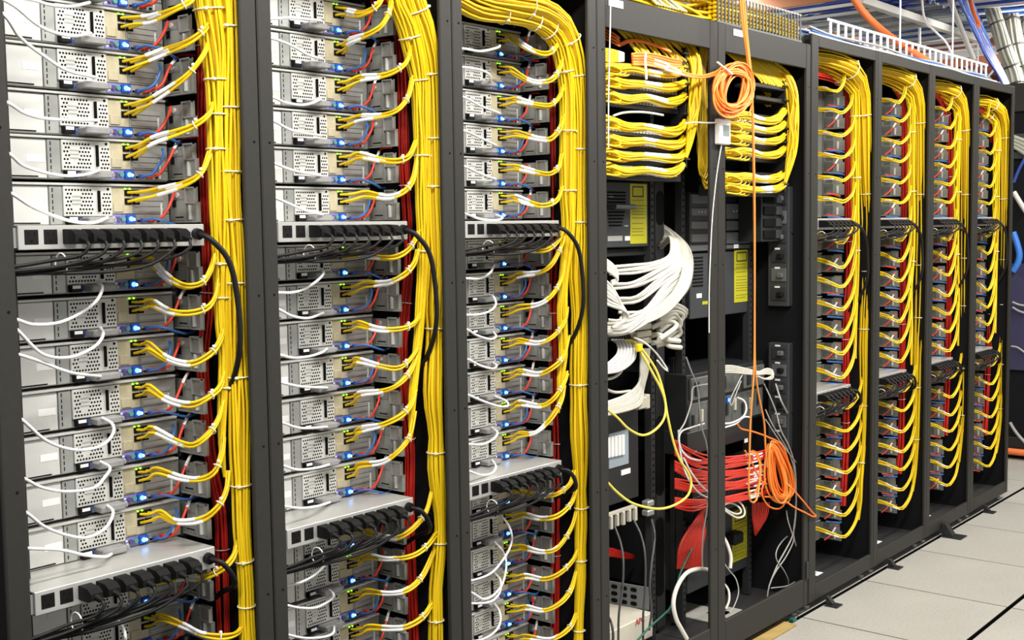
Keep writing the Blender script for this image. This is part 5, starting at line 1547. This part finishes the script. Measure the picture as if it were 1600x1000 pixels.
# orange coil low down
paths = []
for i in range(20):
    cx, cy = 1216 + rng.uniform(-5, 6), 738 + rng.uniform(-5, 7)
    rx, ry = 13 + rng.uniform(-7, 8), 43 + rng.uniform(-9, 4)
    q = []
    for a in np.linspace(0, 2 * math.pi, 15) + rng.uniform(0, 6):
        u, v = rx * math.cos(a), ry * math.sin(a)
        pin = 0.45 + 0.75 * (0.5 + 0.5 * v / ry)
        q.append((cx + u * pin + v * 0.20 - 2, cy + v - u * 0.15))
    paths.append(P3(q, 0.05 + rng.uniform(-0.02, 0.02)))
bundle_thing('cable_coil', 'long slack coil of orange cable hanging low in the fifth rack', 'cable coil', paths, 0.0036, [M['orange'], M['orange_light'], M['orange']], None, 6, 44)
for (pth, lab) in (([(1152, 662), (1158, 670), (1175, 674), (1200, 683), (1222, 696), (1234, 730), (1240, 760)], 'orange red cable slanting across to the low coil'),
                   ([(1196, 748), (1190, 770), (1200, 790), (1216, 795), (1226, 786), (1214, 778), (1195, 776)], 'orange loop hanging left below the low coil'),
                   ([(1226, 782), (1240, 792), (1258, 801), (1270, 807), (1275, 806)], 'orange cable from the low coil to the post, lower strand'),
                   ([(1226, 752), (1240, 766), (1255, 783), (1268, 799), (1275, 806)], 'orange cable from the low coil to the post, upper strand'),
                   ([(1164, 704), (1172, 718), (1182, 738), (1190, 752), (1198, 756)], 'orange cable crossing the red patch rows'),
                   ([(1172, 772), (1180, 770), (1186, 752), (1189, 728), (1184, 710), (1176, 704)], 'orange loop in front of the red patch rows')):
    cable_thing('orange_cable', lab, 'cable', P3(pth, [0.04, -0.005, -0.009, -0.007] if 'post' in lab else 0.045), 0.0034, M['orange'], 6, 30)
# grey leads on the right
for i, (pth, r) in enumerate([
    ([(1194, 600), (1204, 622), (1213, 645), (1220, 672), (1234, 700), (1242, 730), (1244, 770), (1243, 810), (1238, 838), (1226, 862), (1215, 882), (1202, 915), (1199, 932)], 0.0042),
    ([(1196, 640), (1206, 662), (1222, 688), (1236, 716), (1243, 750), (1243, 800), (1240, 835), (1248, 866), (1254, 890), (1250, 902), (1232, 915), (1205, 919)], 0.0038),
    ([(1196, 655), (1212, 680), (1230, 705), (1248, 728), (1252, 742), (1246, 758), (1243, 775)], 0.0032),
    ([(1228, 792), (1231, 812), (1237, 832), (1240, 845), (1228, 870), (1214, 890), (1204, 908)], 0.0036),
    ([(1240, 830), (1222, 846), (1213, 862), (1214, 876), (1224, 890), (1231, 904), (1232, 912)], 0.0034),
    ([(1212, 600), (1220, 625), (1230, 645)], 0.0050),
]):
    cable_thing('grey_lead', ['grey lead running the whole way down beside the low orange coil', 'grey lead hanging to a wide bend near the base, fifth rack', 'thin grey lead arching out right of the low orange coil', 'grey lead below the low orange coil, slanting to the left', 'grey lead curling in an S above the base, fifth rack', 'short thick grey lead on the right side of the card server'][i], 'cable', P3(pth, [0.10, 0.06, 0.05, 0.05, 0.06]), r * 0.72, M['cord_grey'], 6, 44)
# device with sticker near the floor
X0, X1, Z0, Z1 = rect(1074, 800, 1174, 890, 0.21)
Z1, Z0 = at(1145, 795, 0.21)[2], at(1145, 896, 0.21)[2]
d3 = thing('network_switch', 'dark switch with a yellow sticker near the floor, fifth rack', 'network switch', (X0, 0.21, Z0))
MB().cbox(0, 0, 0, X1 - X0, 0.45, Z1 - Z0, 0.003).build('chassis', M['device'], d3)
sticker(d3, np.array([X0, 0.21, Z0]), 1144, 800, 1168, 880, 830, 0.21)
p = at(1146, 838, 0.20)
MB().cbox(p[0] - X0 - 0.05, -0.045, p[2] - Z0 - 0.022, p[0] - X0 + 0.022, 0.002, p[2] - Z0 + 0.022, 0.006).build('black_plug', M['plug_black'], d3)
for i, (pth, r, lab) in enumerate([
    ([(1128, 784), (1140, 780), (1155, 784), (1163, 796), (1162, 806), (1152, 809), (1140, 803), (1128, 794)], 0.0048, 'white cable looped beside the lower yellow sticker, outer strand'),
    ([(1128, 790), (1142, 786), (1154, 792), (1158, 800), (1150, 803), (1138, 798), (1128, 790)], 0.0044, 'white cable looped beside the lower yellow sticker, inner strand'),
    ([(1130, 838), (1137, 852), (1142, 870), (1141, 888)], 0.0085, 'thick white cable beside the lower yellow sticker'),
    ([(1130, 878), (1140, 892), (1150, 905), (1154, 925), (1148, 945), (1140, 958)], 0.0032, 'thin grey wire bending down to the rack floor'),
    ([(1130, 910), (1138, 922), (1139, 938), (1134, 952)], 0.0058, 'pale cable curving down by the post to the rack floor')]):
    cable_thing('floor_cable', lab, 'cable', P3(pth, [0.12, 0.07, 0.06]), r * 0.8, M['cord_grey'] if i == 3 else M['cord_cream'], 6, 30)
A = at_z(1146, 958, 0.066)
tag(MB().cbox(A[0] - 0.07, A[1] - 0.07, 0.063, A[0] + 0.05, A[1] + 0.08, 0.069, 0.001).build('floor_plate', M['tile']), 'pale plate on the rack floor at the foot of the post, fifth rack', 'plate')
A = at(1261, 890, -0.004)
tag(MB().cbox(A[0] - 0.006, -0.006, A[2] - 0.04, A[0] + 0.012, 0.0, A[2] + 0.03, 0.002).build('black_clip', M['device_black']), 'black clip on the foot of the post next to the grey leads', 'clip')

# ------------------------------------------------------------------ on and above the rack tops
# yellow cables piled on the fourth rack
paths = []
for i in range(30):
    f = rng.uniform(0, 1)
    z0 = 2.245 + 0.11 * rng.uniform(0, 1)
    y0 = 0.03 + 0.22 * rng.uniform(0, 1) ** 1.5
    xs = np.linspace(2.80, 3.60, 6)
    paths.append(np.array([(x, y0 + rng.uniform(-0.02, 0.02), max(z0 + rng.uniform(-0.02, 0.02), 2.240)) for x in xs]))
bundle_thing('cable_pile', 'pile of yellow cables lying on top of the fourth rack', 'cable pile', paths, 0.0052, [M['yellow'], M['yellow_deep']], None, 6, 18)
paths = []
for i in range(12):
    o = i * 0.011
    paths.append(np.array([(2.88 + o, 0.02 + 0.012 * (i % 3), 2.40), (2.98 + o, 0.015 + 0.01 * (i % 3), 2.345), (3.10 + o * 1.3, 0.012 + 0.01 * (i % 3), 2.29), (3.22 + o * 1.5, 0.02, 2.246)]))
root, base = bundle_thing('pale_yellow_strand', 'pale yellow cables slanting over the top beam of the fourth rack', 'cable bundle', paths, 0.0048, [M['yellow_pale'], M['cord_pale']], None, 6, 12)
# slotted cable duct on the fifth rack
X0, X1 = 3.600, 4.236
dt = thing('slotted_duct', 'slotted cable duct with upright black fingers on top of the fifth rack', 'cable duct', (X0, 0.02, 2.2345))
MB().cbox(0, 0, 0, X1 - X0, 0.16, 0.006, 0.001).build('duct_base', M['device_black'], dt)
MB().cbox(0, 0.156, 0.006, X1 - X0, 0.16, 0.10, 0.001).build('duct_back', M['device_black'], dt)
MB().cbox(0, -0.002, 0.0, X1 - X0, 0.003, 0.010, 0.001).build('duct_lip', M['device_light'], dt)
for i in range(26):
    x = 0.004 + i * (X1 - X0 - 0.016) / 25
    f = MB().cbox(x, 0.0, 0.006, x + 0.0100, 0.003, 0.104, 0.0006).build('finger', M['device'], dt)
    MB().prism_x([(0.0, 0.104), (0.003, 0.104), (0.030, 0.118), (0.030, 0.1215), (0.0, 0.1075)], x, x + 0.0100).build('finger_tip', M['metal_light'], f)
paths = [np.array([(3.595, 0.03 + 0.018 * (i % 6), 2.247 + 0.014 * (i // 6)), (3.8, 0.03 + 0.018 * (i % 6) + rng.uniform(-.006, .006), 2.250 + 0.014 * (i // 6)), (4.0, 0.03 + 0.018 * (i % 6), 2.247 + 0.013 * (i // 6) + rng.uniform(0, .01)), (4.22, 0.03 + 0.018 * (i % 6), 2.247 + 0.012 * (i // 6))]) for i in range(36)]
bundle_thing('duct_cables', 'yellow cables lying in the slotted duct behind its fingers', 'cable bundle', paths, 0.0060, [M['yellow_deep'], M['yellow']], None, 6, 12)
tag(MB().cbox(4.215, 0.03, 2.2345, 4.283, 0.5, 2.273, 0.002).build('end_block', M['device_black']), 'black end block between the slotted duct and the taller rack', 'block')
structure(MB().box(4.24, 0.10, 2.2740, 4.30, 0.30, 2.30).build('trim_tray_end', M['tray']))

# white ladder tray along the tall racks
TX0_, TX1_, TY_, TZ0_, TZ1_ = 4.86, 6.93, 0.20, 2.310, 2.430
tr = thing('ladder_tray', 'white ladder cable tray running along the tops of the tall racks', 'cable tray', (TX0_, TY_, TZ0_))
L_ = TX1_ - TX0_
MB().cbox(0, 0, 0, L_, 0.008, 0.016, 0.001).build('lower_rail', M['tray'], tr)
MB().cbox(0, 0, 0.108, L_, 0.008, 0.120, 0.001).build('upper_rail', M['tray'], tr)
MB().cbox(0, 0.36, 0, L_, 0.368, 0.016, 0.001).build('lower_rail', M['tray'], tr)
MB().cbox(0, 0.36, 0.108, L_, 0.368, 0.120, 0.001).build('upper_rail', M['tray'], tr)
n_r = 27
up_ = MB().box(0, 0.001, 0.016, 0.016, 0.007, 0.108).mesh('upright', M['tray'])
cross = MB().box(0, 0.008, 0.001, 0.012, 0.36, 0.009).mesh('rung', M['tray'])
for i in range(n_r):
    x = 0.02 + i * (L_ - 0.05) / (n_r - 1)
    link('upright', up_, tr, (x, 0, 0))
    link('upright', up_, tr, (x, 0.36, 0))
    link('rung', cross, tr, (x, 0, 0))
for i in range(8):
    x = 4.98 + i * 0.27
    p = MB().cbox(0, 0, 0, 0.020, 0.02, 0.05, 0.002).build('tray_clip', M['tray'], tr, (x - TX0_, -0.02, -0.024))
# rods that hang the tray
for x, lab in ((5.62, 'white hanger rod at the middle of the ladder tray'), (6.33, 'white hanger rod near the far end of the ladder tray')):
    tag(MB().cyl((x, TY_ - 0.012, 2.30), (x, TY_ - 0.012, 3.40), 0.0045, 8).build('hanger_rod', M['tray']), lab, 'rod', 'hanger rods of the tray')
# blue and pale cables in the tray
for (m, n, lab, r) in (('blue', 16, 'blue cables lying along the white ladder tray', 0.0055), ('cord_white', 9, 'white cables lying along the white ladder tray', 0.0055), ('violet_cable', 5, 'violet cables lying along the white ladder tray', 0.005)):
    paths = []
    for i in range(n):
        y0 = TY_ + 0.03 + 0.30 * rng.uniform(0, 1)
        z0 = TZ0_ + 0.018 + 0.035 * rng.uniform(0, 1)
        paths.append(np.array([(x, y0 + rng.uniform(-0.03, 0.03), z0 + rng.uniform(-0.006, 0.012)) for x in np.linspace(4.32, 6.92, 9)]))
    bundle_thing('tray_cables', lab, 'cable bundle', paths, r, M[m], 'cables in the ladder tray', 6, 26)
paths = []
for i in range(22):
    y0 = 0.03 + 0.011 * i
    paths.append(np.array([(x, y0 + rng.uniform(-0.02, 0.02), 2.284 + 0.010 * (i % 3) + rng.uniform(0, 0.007)) for x in np.linspace(4.33, 6.6 - 0.1 * (i % 4), 10)]))
bundle_thing('loose_tray_cables', 'mixed blue and white cables loose on the tall rack tops before the ladder tray', 'cable bundle', paths, 0.0052, [M['cord_white'], M['blue'], M['cord_grey'], M['cord_white'], M['blue'], M['cord_grey'], M['violet_cable']], None, 6, 24)
# orange conduit that dives from the upper tray down to the rack tops
A, B = at(1318, -30, 0.55), at(1455, 100, 0.12)
mid = [at(1345, 14, 0.47), at(1375, 45, 0.38), at(1412, 72, 0.25)]
cable_thing('orange_conduit', 'orange corrugated conduit slanting down onto the tall rack tops', 'conduit', [A] + mid + [B], 0.019, M['conduit'], 10, 30)
# upper tray, crossing the aisle, with blue and grey cables, and its edge beam
YB = 1.2
p0, p1 = at(1325, -6, YB), at(1535, 70, YB)
bm = thing('upper_tray', 'high cable tray carrying blue and grey cables above the ladder tray', 'cable tray', tuple(p0))
zb = p0[2] - 0.01
p0 = np.array([p0[0] + 0.25, YB, zb])
bm.location = p0
MB().cbox(0, 0, 0, p1[0] - p0[0], 0.06, 0.05, 0.004).build('edge_beam', M['pipe'], bm)
for i in range(10):
    x = 0.05 + i * 0.30
    MB().cbox(x, 0.06, 0.004, x + 0.02, 0.80, 0.024, 0.002).build('cross_bar', M['joist_white'], bm)
for (m, x0, x1, n, lab) in (('blue_deep', 7.85, 8.25, 14, 'deep blue cables lying across the high tray, nearer band'), ('slate_blue', 8.2, 9.3, 30, 'grey cables lying across the high tray'), ('blue', 9.2, 9.9, 14, 'blue cables lying across the high tray, farther band')):
    paths = []
    for i in range(n):
        x = x0 + (x1 - x0) * rng.uniform(0, 1)
        paths.append(np.array([(x + rng.uniform(-0.06, 0.06), y, zb + 0.062 + 0.03 * rng.uniform(0, 1)) for y in np.linspace(1.0, 2.05, 5)]))
    bundle_thing('high_tray_cables', lab, 'cable bundle', paths, 0.013, [M[m], M[m], M['cord_grey']], 'cables on the high tray', 6, 10)
paths = []
for i in range(30):
    x = 7.3 + 2.6 * i / 29
    paths.append(np.array([(x + rng.uniform(-0.03, 0.03), y, zb + 0.075 + 0.02 * rng.uniform(0, 1)) for y in np.linspace(0.15, 1.3, 4)]))
bundle_thing('high_tray_cables', 'blue and white cables crossing above the edge beam of the high tray', 'cable bundle', paths, 0.013, [M['blue'], M['cord_white'], M['blue_deep']], 'cables on the high tray', 6, 8)
# orange beam with hangers in the upper centre
A, B = at(1195, 30, 3.4), at(1350, 4, 2.5)
cb_ = thing('orange_beam', 'orange beam with white hangers behind the slotted duct', 'beam', tuple(A))
d = B - A
MB().tube([d * 0 - d * 0.2, d * 1.1], 0.06, 4).build('beam', M['joist'], cb_)
for i in range(6):
    p = d * (0.02 + 0.18 * i)
    MB().cyl(p + np.array([0, -0.05, -0.26]), p + np.array([0, -0.05, 0.5]), 0.016, 6).build('hanger', M['tray'], cb_)
MB().tube([np.array([0, -0.05, 0.12]) - d * 0.3, np.array([0, -0.05, 0.16]) + d], 0.010, 6).build('cross_rod', M['tray'], cb_)
# blue waterfall and the pale trunks at the far end
paths = []
for i in range(26):
    j = rng.uniform(-1.6, 1.6, 4)
    o = i * 0.8
    paths.append(P3([(1488 + o + j[0] * 2, -25), (1503 + o * 0.9 + j[1] * 2, 10), (1520 + o * 0.75 + j[2] * 2, 45), (1540 + o * 0.6 + j[3], 85), (1562 + o * 0.5, 122), (1572 + o * 0.4, 148)], [0.75, 0.7, 0.6, 0.5]))
bundle_thing('blue_cable_drop', 'blue cables dropping steeply to the far end of the racks', 'cable bundle', paths, 0.0085, [M['blue_deep'], M['blue'], M['blue_deep'], M['violet_cable'], M['blue_light'], M['cord_grey']], None, 6, 18)
for i, (pth, lab, r) in enumerate([([(1538, -25), (1552, 20), (1568, 70), (1582, 110), (1592, 150)], 'pale tied cable trunk dropping at the far end, beside the blue cables', 0.052),
                                   ([(1570, -25), (1578, 20), (1588, 70), (1600, 115), (1612, 155)], 'pale tied cable trunk dropping at the far end, farther one', 0.058),
                                   ([(1598, -25), (1602, 20), (1606, 60), (1612, 100)], 'pale tied cable trunk at the far right edge of the picture', 0.05)]):
    c = cr(P3(pth, [0.85, 0.7, 0.6]), 20)
    S, fr = strands(c, np.full(20, r), 16, 0.012, 0.04, seed=200 + i)
    root, base = bundle_thing('pale_tied_bundle', lab, 'cable bundle', [list(p) for p in S], 0.012, M['duct_bundle'], 'pale cable trunks', 6, 20)
    MB().tube(c - base, r * 0.75, 10).build('inner_cable', M['duct_bundle'], root)
    for f in (0.1, 0.26, 0.42, 0.58, 0.74, 0.9):
        q = int(f * 19)
        MB().torus(c[q] - base, fr[1][q], fr[2][q], r + 0.002, 0.006, 18, 5).build('cable_tie', M['cord_dark'], root)
for i, (pth, lab) in enumerate([([(1478, -20), (1492, 20), (1508, 60), (1522, 95)], 'grey cable hanging left of the blue drop'), ([(1440, -5), (1445, 30), (1462, 50), (1478, 66), (1490, 90)], 'thin white cable sagging onto the ladder tray'), ([(1512, -20), (1520, 15), (1530, 40)], 'red cable beside the blue drop')]):
    cable_thing('overhead_cable', lab, 'cable', P3(pth, [0.8, 0.6, 0.5]), (0.016, 0.007, 0.014)[i], M[('cord_grey', 'cord_white', 'conduit')[i]], 8, 20)
for i, (x, y0, y1) in enumerate([(1437, -5, 70), (1448, 5, 40), (1459, 12, 40), (1476, 14, 40), (1484, 14, 40), (1528, 70, 100)]):
    a, b = at(x, y0, 1.35), at(x, y1, 1.35)
    tag(MB().cyl(a, b, 0.007 if i else 0.011, 6).build('ceiling_rod', M['tray']), ('white ceiling rod above the ladder tray, ' + ORD[i] + ' from left'), 'rod', 'ceiling rods')

# ------------------------------------------------------------------ far cabinet past the end of the row
fx = 7.93
fc_ = thing('far_cabinet', 'dark open cabinet across the gap at the far end of the row', 'cabinet', (fx, -0.9, 0))
MB().cbox(0.02, 0, 0.08, 0.9, 2.2, 2.30, 0.004).build('body', M['inside'], fc_)
MB().cbox(0, 0, 2.24, 0.05, 2.2, 2.42, 0.004).build('top_beam', M['frame'], fc_)
MB().cbox(0.0, 0, 1.94, 0.03, 2.2, 1.985, 0.004).build('shelf_edge', M['device'], fc_)
MB().cbox(0.0, 0, 2.06, 0.03, 2.2, 2.10, 0.004).build('shelf_edge', M['device'], fc_)
MB().cbox(0.0, 0, 0.58, 0.02, 2.2, 1.27, 0.004).build('violet_door', M['purple'], fc_)
MB().cbox(0.0, 0, 0.02, 0.05, 2.2, 0.14, 0.004).build('base_beam', M['device_black'], fc_)
c = np.array([(fx - 0.03, y, 0.05) for y in (-0.8, -0.2, 0.4, 1.2)])
cable_thing('red_hose', 'red hose lying on the floor along the far cabinet', 'hose', c, 0.022, M['conduit'], 10, 16)
def far_pts(pp):
    return [at_x(x, y, fx - 0.03) for x, y in pp]
for (pp_, mm, lab, r) in (([(1584, 300), (1593, 315), (1604, 332)], 'cord_cream', 'pale cable in the far cabinet below the top shelves', 0.016),
                         ([(1583, 363), (1589, 380), (1593, 398), (1590, 412), (1583, 424)], 'blue_light', 'bright blue cable bundle curving out of the far cabinet', 0.020),
                         ([(1584, 285), (1592, 265), (1603, 245)], 'blue_deep', 'deep blue cable rising in the far cabinet', 0.010),
                         ([(1582, 472), (1592, 476), (1604, 478)], 'cord_grey', 'grey cable across the violet door, upper strand', 0.007),
                         ([(1582, 480), (1592, 486), (1604, 490)], 'cord_grey', 'grey cable across the violet door, second strand', 0.007),
                         ([(1580, 541), (1590, 543), (1604, 553)], 'cord_grey', 'grey cable across the violet door, third strand', 0.006),
                         ([(1578, 660), (1588, 676), (1604, 694)], 'cord_grey', 'grey cable slanting low across the far cabinet', 0.010)):
    cable_thing('far_cable', lab, 'cable', far_pts(pp_), r, M[mm], 6, 12)
for i in range(4):
    cable_thing('pale_far_cable', 'pale cable lying on the shelf of the far cabinet, ' + ORD[i] + ' from the top', 'cable', far_pts([(1578, 212 + i * 5), (1590, 216 + i * 5.5), (1606, 222 + i * 7)]), 0.014, M['duct_bundle'], 6, 8, 'pale cables of the far cabinet')

# ------------------------------------------------------------------ on the floor along the row
def bracket(x, y, s, lab):
    r = thing('floor_bracket', lab, 'bracket', (x, y, 0.0), 'black floor brackets')
    MB().prism_x([(0.0, 0.002), (0.0, 0.075 * s), (-0.02 * s, 0.07 * s), (-0.06 * s, 0.012), (-0.06 * s, 0.002)], 0, 0.05 * s).build('wedge', M['device_black'], r)
    MB().cbox(-0.012, -0.11 * s, 0.0005, 0.085 * s, 0.0, 0.006, 0.001).build('foot_plate', M['device_black'], r)
for (px, py, s, lab) in ((1290, 946, 0.50, 'black bracket on the floor at the sixth rack'), (1382, 886, 0.50, 'black bracket on the floor at the seventh rack'), (1468, 838, 0.9, 'large black bracket on the floor at the eighth rack'), (1526, 799, 0.50, 'black bracket on the floor at the last rack')):
    p = at_z(px, py, 0.0)
    bracket(p[0], min(p[1], -0.004), s, lab)
A, B = at_z(1176, 1004, 0.004), at_z(1238, 976, 0.004)
tag(MB().cbox(A[0], -0.035, 0.0005, B[0], 0.03, 0.010, 0.001).build('floor_strip', M['wood']), 'yellowish board strip on the floor under the fifth rack', 'strip')
tag(MB().cbox(B[0] + 0.03, -0.008, 0.0005, B[0] + 0.06, 0.012, 0.014, 0.002).build('green_clip', M['green']), 'small green clip on the floor next to the board strip', 'clip')
